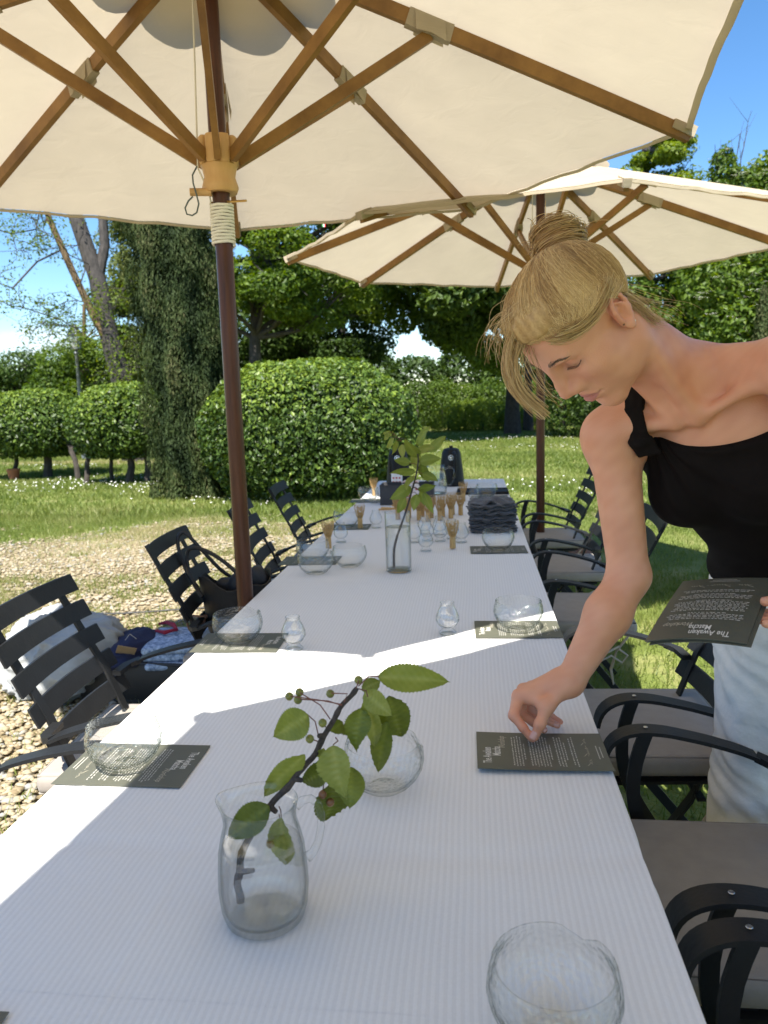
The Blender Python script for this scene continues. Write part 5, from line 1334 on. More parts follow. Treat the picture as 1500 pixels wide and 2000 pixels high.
# ================================================================ BAGS AND SUITCASE
plain('bag_black', (.012, .011, .011), .55, bump=.1, bscale=120)
bag = thing('tote_bag', 'black bucket tote bag with two tall loop handles on the left chair', 'bag', (-.905, 2.74, .512))
mb = MB()
def bfn(r, z, k=1): return [V(r * (1 + .05 * math.sin(3 * a + z * 9)) * math.cos(a), r * .74 * math.sin(a) * (1 + .04 * math.sin(2 * a)), z + k * (.022 * math.sin(2 * a + .6) + .012 * math.sin(5 * a))) for a in np.linspace(0, 2 * math.pi, 37)]
mb.grid([bfn(.0, 0, 0), bfn(.105, 0, 0), bfn(.118, .03, 0), bfn(.128, .12, .2), bfn(.138, .22, 1), bfn(.134, .222, 1), bfn(.125, .12, .2), bfn(.11, .035, 0), bfn(.0, .02, 0)]); mb.build('bag_body', 'bag_black', bag)
for nm, lpx in (('handle', [(-.135, -.03, .19), (-.18, -.02, .25), (-.215, 0, .34), (-.215, .01, .385), (-.195, .02, .40), (-.165, .02, .37), (-.12, .03, .31), (-.07, .05, .24), (-.02, .085, .19)]), ('handle', [(-.10, -.085, .17), (-.15, -.06, .235), (-.165, -.05, .305), (-.155, -.05, .345), (-.12, -.05, .352), (-.06, -.05, .325), (.0, -.06, .285), (.06, -.07, .23), (.09, -.075, .18)])):
    mb = MB(); p_ = np.array(lpx); t_ = np.linspace(0, 1, len(p_)); u_ = np.linspace(0, 1, 28); s_ = np.stack([np.interp(u_, t_, p_[:, k]) for k in range(3)], 1); s_[1:-1] = (s_[:-2] + 2 * s_[1:-1] + s_[2:]) / 4
    mb.tube(s_, .0075, 8); mb.build(nm, 'bag_black', bag)
plain('leather_brown', (.13, .065, .04), .5)
mb = MB(); mb.tube([(-.115 + .034 * math.cos(a) + .02 * math.sin(a), -.115 - .01 * math.sin(a), .085 + .034 * math.sin(a) + .012 * math.cos(2 * a)) for a in np.linspace(0, 6.1, 22)], .004, 6); mb.build('leather_ring', 'leather_brown', bag)
mb = MB()
for i in range(3):
    d = [.05, .07, .045][i]; mb.rbox((-.03 + .055 * i, .01 - .03 * (i % 2), .175 + .02 * i), (.09, .07, .09), .025, 3, R=np.array(Matrix.Rotation(.5 * i, 3, 'Y')))
mb.build('bag_contents', 'bag_black', bag)
plain('scarf_pink', (.26, .16, .16), .95, bump=.3, bscale=200)
def cloth_lump(name, mat, c, r, seed, label, cat, amp=.25, n=34, floor=None):
    g = np.random.default_rng(seed); mb = MB(); P_ = []
    for i in range(n):
        th = math.pi * i / (n - 1); row = []
        for j in range(n * 2 + 1):
            ph = 2 * math.pi * j / (n * 2)
            d = V(math.sin(th) * math.cos(ph), math.sin(th) * math.sin(ph), math.cos(th)); row.append(d)
        P_.append(row)
    D = np.array(P_); F_ = D.reshape(-1, 3)
    k = 1 + amp * (.50 * noise3(F_, 2.3, seed) - .62 * np.abs(noise3(F_ + .25 * noise3(F_, 3, seed + 7)[:, None], 4.6, seed + 1)) ** .7 + .32 - .22 * np.abs(noise3(F_, 11, seed + 2)))
    Q = F_ * k[:, None] * np.array(r)
    Q = Q.reshape(D.shape); Q[:, -1] = Q[:, 0]
    if floor is not None: Q[..., 2] = np.maximum(Q[..., 2], floor)
    mb.grid(Q); o = mb.build(name, mat, sharp=0); o.location = c
    return tag(o, label, cat)
cloth_lump('scarf', 'scarf_pink', (-.80, 2.93, .53), (.11, .085, .045), 5, 'dusty pink scarf lying on the seat beside the parasol pole', 'scarf', .3, floor=-.02)
su = thing('suitcase', 'open black suitcase packed with clothes on the gravel at left', 'suitcase', (-1.50, 3.50, 0), -.06)
mb = MB()
for c, d in (((0, 0, .012), (.72, .50, .02)), ((-.353, 0, .105), (.014, .50, .18)), ((.353, 0, .105), (.014, .50, .18)), ((0, -.243, .105), (.69, .014, .18)), ((0, .243, .105), (.69, .014, .18))): mb.rbox(c, d, .005, 2)
mb.build('suitcase_shell', 'bag_black', su)
mb = MB(); mb.tube([(sx * .355, sy * .246, .198) for sx, sy in ((-1, -1), (1, -1), (1, 1), (-1, 1), (-1, -1))], .008, 8); mb.build('suitcase_rim', 'rubber_black', su)
mb = MB(); mb.rbox((.0, .30, .06), (.70, .06, .10), .02); mb.build('suitcase_lid', 'bag_black', su)
for sx in (-1, 1):
    mb = MB(); q = MB().lathe([(0, -.012), (.028, -.012), (.032, -.006), (.032, .006), (.028, .012), (0, .012)], 16); mb.add([(z + sx * .28, x - .262, y + .033) for x, y, z in q.v], q.f); mb.build('wheel', 'rubber_black', su)
plain('jersey_grey', (.33, .34, .335), .95, var=.05, scale=20, bump=.25, bscale=40, aniso=(1, 6, 1), sheen=.2)
plain('cotton_navy', (.018, .022, .06), .9, bump=.3, bscale=60)
plain('trim_red', (.30, .015, .035), .8)
def denim():
    m, n, l, out = _new('acid_denim'); b = n.new('ShaderNodeBsdfPrincipled'); b.inputs['Roughness'].default_value = .9
    tc = n.new('ShaderNodeTexCoord'); t = n.new('ShaderNodeTexNoise'); t.inputs['Scale'].default_value = 55; t.inputs['Detail'].default_value = 7; t.inputs['Roughness'].default_value = .7; l.new(tc.outputs['Object'], t.inputs['Vector'])
    r = n.new('ShaderNodeValToRGB'); e = r.color_ramp.elements; e[0].color = (.06, .11, .22, 1); e[1].color = (.50, .60, .74, 1); e[0].position, e[1].position = .36, .62
    l.new(t.outputs['Fac'], r.inputs[0]); l.new(r.outputs[0], b.inputs['Base Color']); l.new(b.outputs[0], out.inputs[0]); MAT['acid_denim'] = m
denim()
def folded(name, mat, c, d, rz, label, cat, layers=3, seed=1):
    """a folded garment: stacked soft folds turned round one edge"""
    o_ = thing(name, label, cat, c, rz)
    for k in range(layers):
        mb = MB(); h = d[2] / layers; g = np.random.default_rng(seed + k)
        mb.rbox((g.normal() * .006, g.normal() * .006, h * (k + .5)), (d[0] * g.uniform(.95, 1), d[1] * g.uniform(.95, 1), h * .96), h * .42, 4, fn=lambda p: V(p[0] + .004 * math.sin(p[1] * 40), p[1] + .005 * math.sin(p[0] * 33 + k), p[2] + .006 * math.sin(p[0] * 17 + k * 2) * math.sin(p[1] * 19)))
        mb.build('fold', mat, o_, sharp=0)
    return o_
folded('jeans', 'acid_denim', (-1.385, 3.43, .165), (.36, .34, .115), .12, 'folded acid washed blue jeans at the right of the open suitcase', 'jeans', 3, 3)
cloth_lump('sweater', 'jersey_grey', (-2.02, 3.42, .16), (.31, .27, .235), 11, 'pale grey sweater slumped over the left end of the suitcase', 'sweater', .34, 80, floor=-.145)
cloth_lump('t_shirt', 'cotton_navy', (-1.66, 3.42, .21), (.16, .20, .085), 17, 'navy shirt crumpled between the grey sweater and the jeans', 'shirt', .3)
mb = MB(); pts = [(-1.60, 3.60, .285), (-1.55, 3.58, .30), (-1.49, 3.52, .305), (-1.45, 3.46, .30), (-1.50, 3.43, .295), (-1.56, 3.47, .29)]
mb.tube(pts, [.007, .010, .012, .009, .011, .007], 8); tag(mb.build('red_scarf', 'trim_red'), 'thin red scarf curled on the navy shirt', 'scarf')
plain('kraft', (.40, .29, .17), .9)
kt = thing('swing_tag', 'small kraft paper tag leaning on the navy shirt', 'tag', (-1.60, 3.22, .225))
mb = MB(); mb.rbox((0, 0, .05), (.085, .002, .115), .0008, 1, R=np.array(Matrix.Rotation(.9, 3, 'X') @ Matrix.Rotation(.5, 3, 'Y'))); mb.build('tag_card', 'kraft', kt)
mb = MB(); mb.tube([(0, .0, .10), (.01, .03, .12), (.03, .05, .09)], .0012, 4); mb.build('tag_string', 'rope_white', kt)
cloth_lump('shoulder_bag', 'leather_brown', (.80, 5.75, .13), (.14, .18, .15), 23, 'slouchy brown leather bag on the grass behind the right chairs', 'bag', .18, floor=-.125)
# ================================================================ THE WOMAN
# Bodies are grown as one smooth implicit surface (tapered capsules, ellipsoids, soft blends) and meshed with surface nets.
class Field:
    def __init__(s): s.p = []
    def add(s, kind, fn, c, r, k): s.p.append((kind, fn, V(*c), r, k)); return s
    def cap(s, a, b, ra, rb, k=.02, kind='u'):
        a, b = V(*a), V(*b); ab = b - a; L2 = ab @ ab + 1e-12
        def fn(P):
            h = np.clip((P - a) @ ab / L2, 0, 1)
            return np.linalg.norm(P - a - h[:, None] * ab, axis=1) - (ra + (rb - ra) * h)
        return s.add(kind, fn, (a + b) / 2, math.sqrt(L2) / 2 + max(ra, rb), k)
    def ell(s, c, r, k=.02, R=None, kind='u'):
        c, r = V(*c), V(*r); R = np.eye(3) if R is None else np.asarray(R)
        def fn(P):
            q = (P - c) @ R; k0 = np.linalg.norm(q / r, axis=1); k1 = np.linalg.norm(q / (r * r), axis=1) + 1e-9
            return np.where(k0 < 1e-6, -r.min(), k0 * (k0 - 1) / k1)
        return s.add(kind, fn, c, r.max(), k)
    def bump(s, c, r, amp, R=None):
        """push the surface out (amp>0) or in by a soft gaussian pad"""
        c, r = V(*c), V(*r); R = np.eye(3) if R is None else np.asarray(R)
        def fn(P):
            q = (P - c) @ R / r; return amp * np.exp(-(q * q).sum(1))
        return s.add('d', fn, c, r.max() * 2.6, 0)
    def __call__(s, P, ctr=None, rad=0):
        f = np.full(len(P), 1.0)
        for kind, fn, c, r, k in s.p:
            if ctr is not None and kind != 'm' and np.linalg.norm(c - ctr) > r + rad + .05 + k: continue
            if kind == 'd': f = f - fn(P); continue
            if kind == 'm': f = fn(P, f); continue
            d = fn(P)
            if kind == 'u':
                h = np.clip(.5 + .5 * (f - d) / k, 0, 1); f = f * (1 - h) + d * h - k * h * (1 - h)
            else:
                h = np.clip(.5 - .5 * (f + d) / k, 0, 1); f = f * (1 - h) - d * h + k * h * (1 - h)
        return f
def surface_nets(F, lo, hi, h, B=12):
    lo, hi = V(*lo), V(*hi); nb = np.ceil((hi - lo) / (h * B)).astype(int)
    offs = np.stack(np.meshgrid(*[np.arange(B + 1)] * 3, indexing='ij'), -1).reshape(-1, 3)
    brad = math.sqrt(3) / 2 * B * h
    S = int(max(nb)) * B + 8
    keys, verts, edges = [], [], []
    corner = np.array([(i, j, k) for i in (0, 1) for j in (0, 1) for k in (0, 1)])
    epairs = [(a, b) for a in range(8) for b in range(a + 1, 8) if np.abs(corner[a] - corner[b]).sum() == 1]
    for bi in np.ndindex(*nb):
        o = np.array(bi) * B; c = lo + (o + B / 2) * h
        if abs(F(c[None], c, brad)[0]) > brad * 1.25 + .012: continue
        G = F(lo + (o + offs) * h, c, brad).reshape(B + 1, B + 1, B + 1)
        if G.min() > 0 or G.max() < 0: continue
        v8 = np.stack([G[i:B + i, j:B + j, k:B + k] for i, j, k in corner], -1)
        act = (v8.min(-1) < 0) & (v8.max(-1) >= 0)
        idx = np.argwhere(act)
        if not len(idx): continue
        w = v8[act]; acc = np.zeros((len(idx), 3)); cnt = np.zeros(len(idx))
        for a, b in epairs:
            m = (w[:, a] < 0) != (w[:, b] < 0); t = w[m, a] / (w[m, a] - w[m, b])
            acc[m] += corner[a] + (corner[b] - corner[a]) * t[:, None]; cnt[m] += 1
        verts.append(lo + (o + idx + acc / cnt[:, None]) * h)
        gi = o + idx; keys.append((gi[:, 0] * S + gi[:, 1]) * S + gi[:, 2])
        for ax in range(3):
            sl0 = [slice(0, B)] * 3; sl1 = [slice(0, B)] * 3; sl1[ax] = slice(1, B + 1)
            a, b = G[tuple(sl0)], G[tuple(sl1)]
            for sgn in (0, 1):
                e = np.argwhere(((a < 0) & (b >= 0)) if sgn == 0 else ((a >= 0) & (b < 0))) + o
                if len(e): edges.append((ax, sgn, e))
    K = np.concatenate(keys); Vt = np.concatenate(verts); order = np.argsort(K); K = K[order]; Vt = Vt[order]
    quads = []
    for ax, sgn, e in edges:
        u, w = [(1, 2), (2, 0), (0, 1)][ax]; q = []
        for du, dw in ((0, 0), (-1, 0), (-1, -1), (0, -1)):
            g = e.copy(); g[:, u] += du; g[:, w] += dw; q.append((g[:, 0] * S + g[:, 1]) * S + g[:, 2])
        q = np.stack(q, 1); pos = np.clip(np.searchsorted(K, q), 0, len(K) - 1)
        good = (K[pos] == q).all(1); pos = pos[good]
        quads.append(pos if sgn == 0 else pos[:, ::-1])
    return Vt, np.concatenate(quads)

# head frame: forward, left, up as columns; origin between the ear canals
HR = np.array([[-.475, .472, -.743], [-.225, -.881, -.417], [-.851, -.031, .524]])
HO, HS = V(.197, 1.337, 1.506), 1.04
def hw(x, y, z): return HO + HR @ (V(x, y, z) * HS)
def hl(P): return (P - HO) @ HR / HS
BODY = Field()
B_ = BODY
def hell(c, r, k, kind='u', R=None): B_.ell(hw(*c), V(*r) * HS, k * HS, HR if R is None else HR @ R, kind)
def hcap(a, b, ra, rb, k, kind='u'): B_.cap(hw(*a), hw(*b), ra * HS, rb * HS, k * HS, kind)
def hbump(c, r, amp, R=None): B_.bump(hw(*c), V(*r) * HS, amp * HS, HR if R is None else HR @ R)
# torso -------------------------------------------------------------------------
PE, NE = V(.69, 1.665, .985), V(.385, 1.425, 1.395)
TA = unit(NE - PE); _fh = V(-.66, -.75, 0); TF = unit(_fh - TA * (_fh @ TA)); TL = np.cross(TA, TF); TR = np.stack([TA, TL, TF], 1)
def tw(a, l, f): return PE + TA * a + TL * l + TF * f
def tl_(P): return (P - PE) @ TR
TORSO = Field()
for T_ in (TORSO, BODY):
    T_.ell(tw(.03, 0, -.01), (.15, .180, .125), .04, TR)
    T_.ell(tw(.20, 0, -.005), (.17, .128, .098), .05, TR)
    T_.ell(tw(.36, 0, .0), (.17, .142, .105), .05, TR)
    T_.ell(tw(.455, 0, -.005), (.095, .150, .085), .04, TR)
    for s in (-1, 1): T_.ell(tw(.375, s * .072, .075), (.066, .062, .052), .03, TR)
SHR, ELR, WRR = V(.266, 1.500, 1.306), V(.294, 1.470, 1.043), V(.180, 1.400, .866)
SHL, ELL, WRL = V(.520, 1.285, 1.425), V(.690, 1.300, 1.205), V(.560, 1.235, 1.050)
for S_, s in ((SHR, -1), (SHL, 1)):
    B_.ell(S_, (.053, .050, .056), .045)
    B_.cap(tw(.575, s * .03, -.03), S_ + TA * .015, .042, .034, .05)              # trapezius slope
    B_.cap(tw(.545, s * .022, .062), S_ + TF * .006 + TA * .024, .0085, .010, .030)   # collar bone
B_.bump(tw(.56, 0, .07), (.016, .012, .02), -.006, TR)
for s in (-1, 1): B_.bump(tw(.515, s * .085, .07), (.03, .05, .03), -.003, TR)
B_.cap(SHR, ELR, .046, .0375, .03); B_.cap(ELR, WRR + (ELR - WRR) * .62, .037, .0415, .02); B_.cap(WRR + (ELR - WRR) * .62, WRR, .0415, .0265, .02)
B_.bump(ELR + V(.035, .02, 0), (.02, .02, .02), .006)
B_.cap(SHL, ELL, .046, .037, .03); B_.cap(ELL, WRL + (ELL - WRL) * .6, .037, .041, .02); B_.cap(WRL + (ELL - WRL) * .6, WRL, .041, .026, .02)
# neck
nb_ = hw(-.022, 0, -.035)
B_.cap(nb_, tw(.575, 0, -.012), .053, .056, .035)
B_.cap(hw(-.02, .052, -.03), tw(.555, .018, .058), .014, .010, .03)                  # the long neck muscle on the near side
B_.cap(hw(-.02, -.052, -.03), tw(.555, -.018, .058), .014, .010, .03)
# legs inside the trousers
for hx, s in ((tw(-.04, -.085, 0), 0), (tw(-.04, .085, 0), 1)):
    fx = V(.635, 1.690, .09) if s == 0 else V(.845, 1.690, .09)
    B_.cap(hx, (hx + fx) / 2 + V(0, 0, .02), .082, .058, .04); B_.cap((hx + fx) / 2 + V(0, 0, .02), fx, .055, .036, .02); B_.cap(fx - V(0, 0, .05), fx + V(-.13, -.02, -.06), .034, .026, .03)
# head ----------------------------------------------------------------------------
hell((.000, 0, .042), (.087, .073, .080), .02)
hell((.045, 0, .050), (.053, .060, .056), .03)
hell((.040, 0, -.032), (.053, .055, .072), .035)
for s in (-1, 1):
    hcap((-.004, s * .051, -.052), (.066, s * .016, -.097), .015, .013, .025)
    hell((.052, s * .044, -.014), (.028, .021, .020), .025)
    hell((.030, s * .049, -.045), (.03, .014, .03), .03)
hell((.073, 0, -.096), (.016, .019, .017), .022)
hell((.074, 0, -.056), (.022, .027, .026), .020)
for s in (-1, 1):
    hell((.083, s * .024, .037), (.014, .024, .0085), .016)
    hell((.094, s * .033, .018), (.014, .019, .0125), .016, 's')
    hell((.0705, s * .0325, .0175), (.0135, .0155, .0125), .006)
    hcap((.0835, s * .019, .0135), (.0700, s * .0475, .0155), .0016, .0016, .004)         # lower rim of the closed lid
    hbump((.081, s * .033, .0055), (.010, .013, .0035), -.0012)
hcap((.0945, 0, .031), (.1085, 0, -.006), .0072, .0082, .014)
hcap((.1085, 0, -.006), (.1135, 0, -.018), .0080, .0098, .010)
hell((.1120, 0, -.0205), (.0098, .0105, .0090), .006)
for s in (-1, 1):
    hell((.0900, s * .0150, -.0245), (.013, .0085, .0110), .014)
    hell((.0985, s * .0125, -.0255), (.0120, .0072, .0080), .010)
    hell((.1045, s * .0060, -.0335), (.0048, .0028, .0024), .003, 's')
    hbump((.083, s * .030, -.044), (.012, .005, .012), -.0015)
    hcap((.0865, s * .0225, -.0560), (.0980, s * .0045, -.0515), .0024, .0040, .005)
    hbump((.1015, s * .0035, -.045), (.004, .0016, .006), .0006)
hcap((.0865, .0190, -.0620), (.0970, .0060, -.0642), .0030, .0048, .006); hcap((.0865, -.0190, -.0620), (.0965, -.0060, -.0642), .0030, .0048, .006)
hcap((.0965, .006, -.0642), (.0965, -.006, -.0642), .0048, .0048, .006)
for s in (-1, 1):
    hcap((.0850, s * .0265, -.0582), (.0985, s * .010, -.0572), .0010, .0014, .003, 's'); hcap((.0985, s * .010, -.0572), (.1030, 0, -.0585), .0014, .0014, .003, 's')
    hbump((.0835, s * .028, -.0585), (.004, .004, .004), -.0018)
hbump((.092, 0, -.0765), (.010, .016, .006), -.0035)
# ears
for s in (-1, 1):
    rx = Matrix.Rotation(s * .28, 3, 'Z') @ Matrix.Rotation(-.22, 3, 'Y'); Re = np.array(rx)
    def ew(x, y, z, s=s, Re=Re): return tuple(V(-.010, s * .0745, .007) + Re @ V(x, s * y, z))
    hell(ew(0, 0, .002), (.0165, .0052, .029), .007, 'u', Re)
    pts = [(.012, .004, -.004), (.0145, .0055, .010), (.012, .0065, .022), (.004, .007, .0305), (-.006, .0075, .030), (-.0140, .008, .022), (-.0165, .008, .010), (-.0150, .0075, -.002), (-.0105, .006, -.013), (-.004, .004, -.021)]
    for a, b in zip(pts, pts[1:]): hcap(ew(*a), ew(*b), .0036, .0036, .003)
    hell(ew(-.001, .003, -.024), (.0075, .0045, .0095), .005)
    hell(ew(.003, .0070, -.002), (.0080, .0075, .0120), .003, 's', Re)
    hell(ew(-.004, .0080, .016), (.0080, .0055, .0095), .003, 's', Re)
    pts = [(-.008, .006, -.008), (-.010, .007, .004), (-.006, .007, .013), (.002, .0065, .020)]
    for a, b in zip(pts, pts[1:]): hcap(ew(*a), ew(*b), .0024, .0024, .004)
    hcap(ew(.0115, .003, -.004), ew(.010, .004, -.010), .0034, .003, .004)
# right hand: thumb and forefinger pinch the card, three fingers curled underneath --------
def chain(pts, rs, k=.005):
    for i in range(len(pts) - 1): B_.cap(pts[i], pts[i + 1], rs[i], rs[i + 1], k)
WR = WRR
M1, M2, M3, M4 = V(.0795, 1.398, .8265), V(.0905, 1.420, .8300), V(.108, 1.436, .829), V(.127, 1.448, .8265)
CM = V(.157, 1.383, .846)
B_.ell(WR + V(-.012, -.003, -.014), (.030, .024, .026), .02)
for m, r in ((M1, .0135), (M2, .0135), (M3, .0125), (M4, .0115)):
    B_.cap(WR + (m - WR) * .30, m, .017, r * .88, .016)
B_.cap(WR + V(-.008, -.008, -.01), CM, .018, .0145, .015)
chain([CM, V(.131, 1.366, .8215), V(.1160, 1.350, .7945), V(.1060, 1.3460, .7705)], [.0155, .0115, .0098, .0078], .008)     # thumb
B_.cap(V(.127, 1.372, .822), V(.098, 1.398, .826), .010, .0105, .02)                                                   # web between thumb and forefinger
chain([M1, V(.0690, 1.370, .8010), V(.0855, 1.3560, .7840), V(.1010, 1.3500, .7650)], [.0120, .0098, .0082, .0068], .005)
chain([M2, V(.0830, 1.406, .7905), V(.1080, 1.398, .7760), V(.1270, 1.3935, .7630)], [.0120, .0098, .0084, .0070], .005)
chain([M3, V(.1030, 1.428, .7870), V(.1310, 1.419, .7720), V(.1540, 1.4130, .7640)], [.0115, .0094, .0080, .0066], .005)
chain([M4, V(.1240, 1.444, .7870), V(.1440, 1.438, .7710), V(.1620, 1.4330, .7620)], [.0100, .0082, .0070, .0058], .005)
for m in (M1, M2, M3): B_.bump(m + V(-.004, 0, .011), (.009, .009, .008), .0022)
B_.bump(V(.1160, 1.350, .7945) + V(-.004, -.009, .004), (.008, .006, .006), .0012)
# left hand: thumb over the cards, fingers under them
WL = WRL
LT = [WL + V(-.018, -.005, .008), V(.5250, 1.2280, 1.0620), V(.4900, 1.2400, 1.0600), V(.4620, 1.2480, 1.0545)]
B_.ell(WL + V(-.022, .004, -.008), (.036, .030, .020), .02)
chain(LT, [.0155, .0122, .0100, .0078], .008)
for i, (kx, ky, tx, ty) in enumerate(((.508, 1.222, .4530, 1.2180), (.510, 1.240, .4470, 1.2370), (.514, 1.258, .4500, 1.2560), (.522, 1.274, .4640, 1.2740))):
    zz = 1.028 + .001 * i; B_.cap(WL + V(-.02, (ky - 1.235) * .4, -.008), (kx, ky, zz + .002), .014, .0105, .014)
    chain([V(kx, ky, zz + .002), V((kx + tx) / 2, (ky + ty) / 2, zz - .006), V(tx, ty, zz - .001)], [.0102, .0088, .0066], .005)
Vb, Qb = surface_nets(BODY, (.0, 1.05, .0), (1.02, 1.9, 1.72), .0027)
def grad(P, e=.001):
    return np.stack([BODY(P + d) - BODY(P - d) for d in np.eye(3) * e], 1) / (2 * e)
# skin tone: freckly warm base, redder lips, cheek, ear, knuckles and finger ends (true colour of the skin); darker at lid edge and inner eye corner
L_ = hl(Vb); x, y, z = L_[:, 0], L_[:, 1], L_[:, 2]
tone = .42 + .10 * noise3(Vb, 28, 3) + .08 * noise3(Vb, 75, 4) + .06 * noise3(Vb, 190, 6)
near_head = (np.linalg.norm(L_ - V(.04, 0, -.01), axis=1) < .15)
def g3(c, r): return np.exp(-(((x - c[0]) / r[0]) ** 2 + ((np.abs(y) - c[1]) / r[1]) ** 2 + ((z - c[2]) / r[2]) ** 2)) * near_head
red = .10 * np.clip(noise3(Vb, 24, 8), 0, 1) + .42 * g3((.070, .036, -.018), (.03, .018, .018)) + .30 * g3((.113, 0, -.02), (.016, .016, .014)) + .38 * g3((-.010, .082, .012), (.024, .018, .034))
for m in (M1, M2, M3, M4, V(.069, 1.37, .801), V(.083, 1.406, .79)): red = red + .30 * np.exp(-((Vb - m) ** 2).sum(1) / .017 ** 2)
for m in (V(.0855, 1.356, .784), V(.105, 1.347, .771), V(.127, 1.3935, .763), V(.154, 1.413, .764), V(.162, 1.433, .762), V(.108, 1.4, .776), V(.455, 1.235, 1.03), V(.465, 1.248, 1.054)): red = red + .34 * np.exp(-((Vb - m) ** 2).sum(1) / .018 ** 2)
lip = np.clip(1.25 - (((y / .0255) ** 2) + ((z + .0580) / (.0108 * np.clip(1 - (y / .030) ** 2, .05, 1) ** .7)) ** 2), 0, 1) * near_head * (x > .078)
lip = np.clip(lip * 2.2, 0, 1)
eye_dark = .55 * g3((.076, .034, .0125), (.014, .017, .006)) + .30 * g3((.082, .021, .012), (.01, .008, .01))
me = np_mesh('body', Vb, Qb, 4, 'petal', np.clip(tone, 0, 1), True)
for nm, arr in (('red', np.clip(red, 0, 1)), ('lip', lip), ('shade', np.clip(eye_dark, 0, 1))):
    a = me.attributes.new(nm, 'FLOAT', 'POINT'); a.data.foreach_set('value', arr.astype(np.float32))
def skin():
    m, n, l, out = _new('skin'); b = n.new('ShaderNodeBsdfPrincipled')
    b.inputs['Roughness'].default_value = .48; b.inputs['Specular IOR Level'].default_value = .42
    b.inputs['Subsurface Weight'].default_value = .22; b.inputs['Subsurface Radius'].default_value = (.012, .0045, .002); b.inputs['Subsurface Scale'].default_value = 1
    def at(nm): a = n.new('ShaderNodeAttribute'); a.attribute_name = nm; return a.outputs['Fac']
    r = n.new('ShaderNodeValToRGB'); e = r.color_ramp.elements; e[0].color = (.63, .275, .155, 1); e[1].color = (.79, .405, .255, 1); e[0].position, e[1].position = .15, .7
    l.new(at('v'), r.inputs[0]); prev = r.outputs[0]
    for nm, col in (('red', (.60, .20, .125, 1)), ('lip', (.52, .20, .165, 1)), ('shade', (.30, .17, .13, 1))):
        x = n.new('ShaderNodeMix'); x.data_type = 'RGBA'; l.new(at(nm), x.inputs['Factor']); l.new(prev, x.inputs['A']); x.inputs['B'].default_value = col; prev = x.outputs['Result']
    # scattered moles
    tc = n.new('ShaderNodeTexCoord'); vo = n.new('ShaderNodeTexVoronoi'); vo.inputs['Scale'].default_value = 16.3; l.new(tc.outputs['Object'], vo.inputs['Vector'])
    mr = n.new('ShaderNodeMapRange'); mr.inputs['From Min'].default_value = .045; mr.inputs['From Max'].default_value = .03; l.new(vo.outputs['Distance'], mr.inputs['Value'])
    wn_ = n.new('ShaderNodeMath'); wn_.operation = 'MULTIPLY'; sx_ = n.new('ShaderNodeSeparateColor'); l.new(vo.outputs['Color'], sx_.inputs[0])
    gt = n.new('ShaderNodeMath'); gt.operation = 'GREATER_THAN'; gt.inputs[1].default_value = .72; l.new(sx_.outputs[0], gt.inputs[0])
    l.new(mr.outputs[0], wn_.inputs[0]); l.new(gt.outputs[0], wn_.inputs[1])
    x = n.new('ShaderNodeMix'); x.data_type = 'RGBA'; l.new(wn_.outputs[0], x.inputs['Factor']); l.new(prev, x.inputs['A']); x.inputs['B'].default_value = (.10, .045, .025, 1)
    l.new(x.outputs['Result'], b.inputs['Base Color'])
    t = n.new('ShaderNodeTexNoise'); t.inputs['Scale'].default_value = 420; t.inputs['Detail'].default_value = 3; l.new(tc.outputs['Object'], t.inputs['Vector'])
    t2 = n.new('ShaderNodeTexNoise'); t2.inputs['Scale'].default_value = 60; t2.inputs['Detail'].default_value = 3; l.new(tc.outputs['Object'], t2.inputs['Vector'])
    ad = n.new('ShaderNodeMath'); l.new(t.outputs['Fac'], ad.inputs[0]); l.new(t2.outputs['Fac'], ad.inputs[1])
    bp = n.new('ShaderNodeBump'); bp.inputs['Strength'].default_value = .22; bp.inputs['Distance'].default_value = .002; l.new(ad.outputs[0], bp.inputs['Height']); l.new(bp.outputs[0], b.inputs['Normal'])
    l.new(b.outputs[0], out.inputs[0]); MAT['skin'] = m
skin(); me.materials[0] = MAT['skin']
wo = link('person', me)
tag(wo, 'young blonde woman with a hair bun and black one shoulder top bending over the table', 'person')
def child(name, Vt, Q, mat, v=None): return link(name, np_mesh(name, Vt, Q, 4, mat, v, True), wo)
# nails
plain('nail', (.66, .33, .25), .25, var=.02, spec=.6)
def nail(tip, back, upv, w, l):
    tip, back = V(*tip), V(*back); ax = unit(tip - back); n_ = unit(V(*upv) - ax * (V(*upv) @ ax)); sd = np.cross(ax, n_); mb = MB()
    mb.grid([[tip + ax * (s * l) + sd * (math.sin(t) * w) + n_ * (math.cos(t) * w * 1.0 - w * .12 * s * s + .0002) for t in np.linspace(-.85, .85, 7)] for s in np.linspace(-.62, .62, 6)])
    o = mb.build('nail', 'nail', wo); return o
nail((.1050, 1.3455, .7745), (.1160, 1.350, .7945), (-.25, -1, .25), .0078, .0115)
nail((.1250, 1.3938, .7640), (.1080, 1.398, .7760), (.2, -.85, .6), .0069, .0095)
nail((.1520, 1.4133, .7650), (.1310, 1.419, .7720), (.1, -.85, .6), .0066, .009)
nail((.4640, 1.2475, 1.0548), (.490, 1.24, 1.06), (-.1, -.2, 1), .0077, .0105)
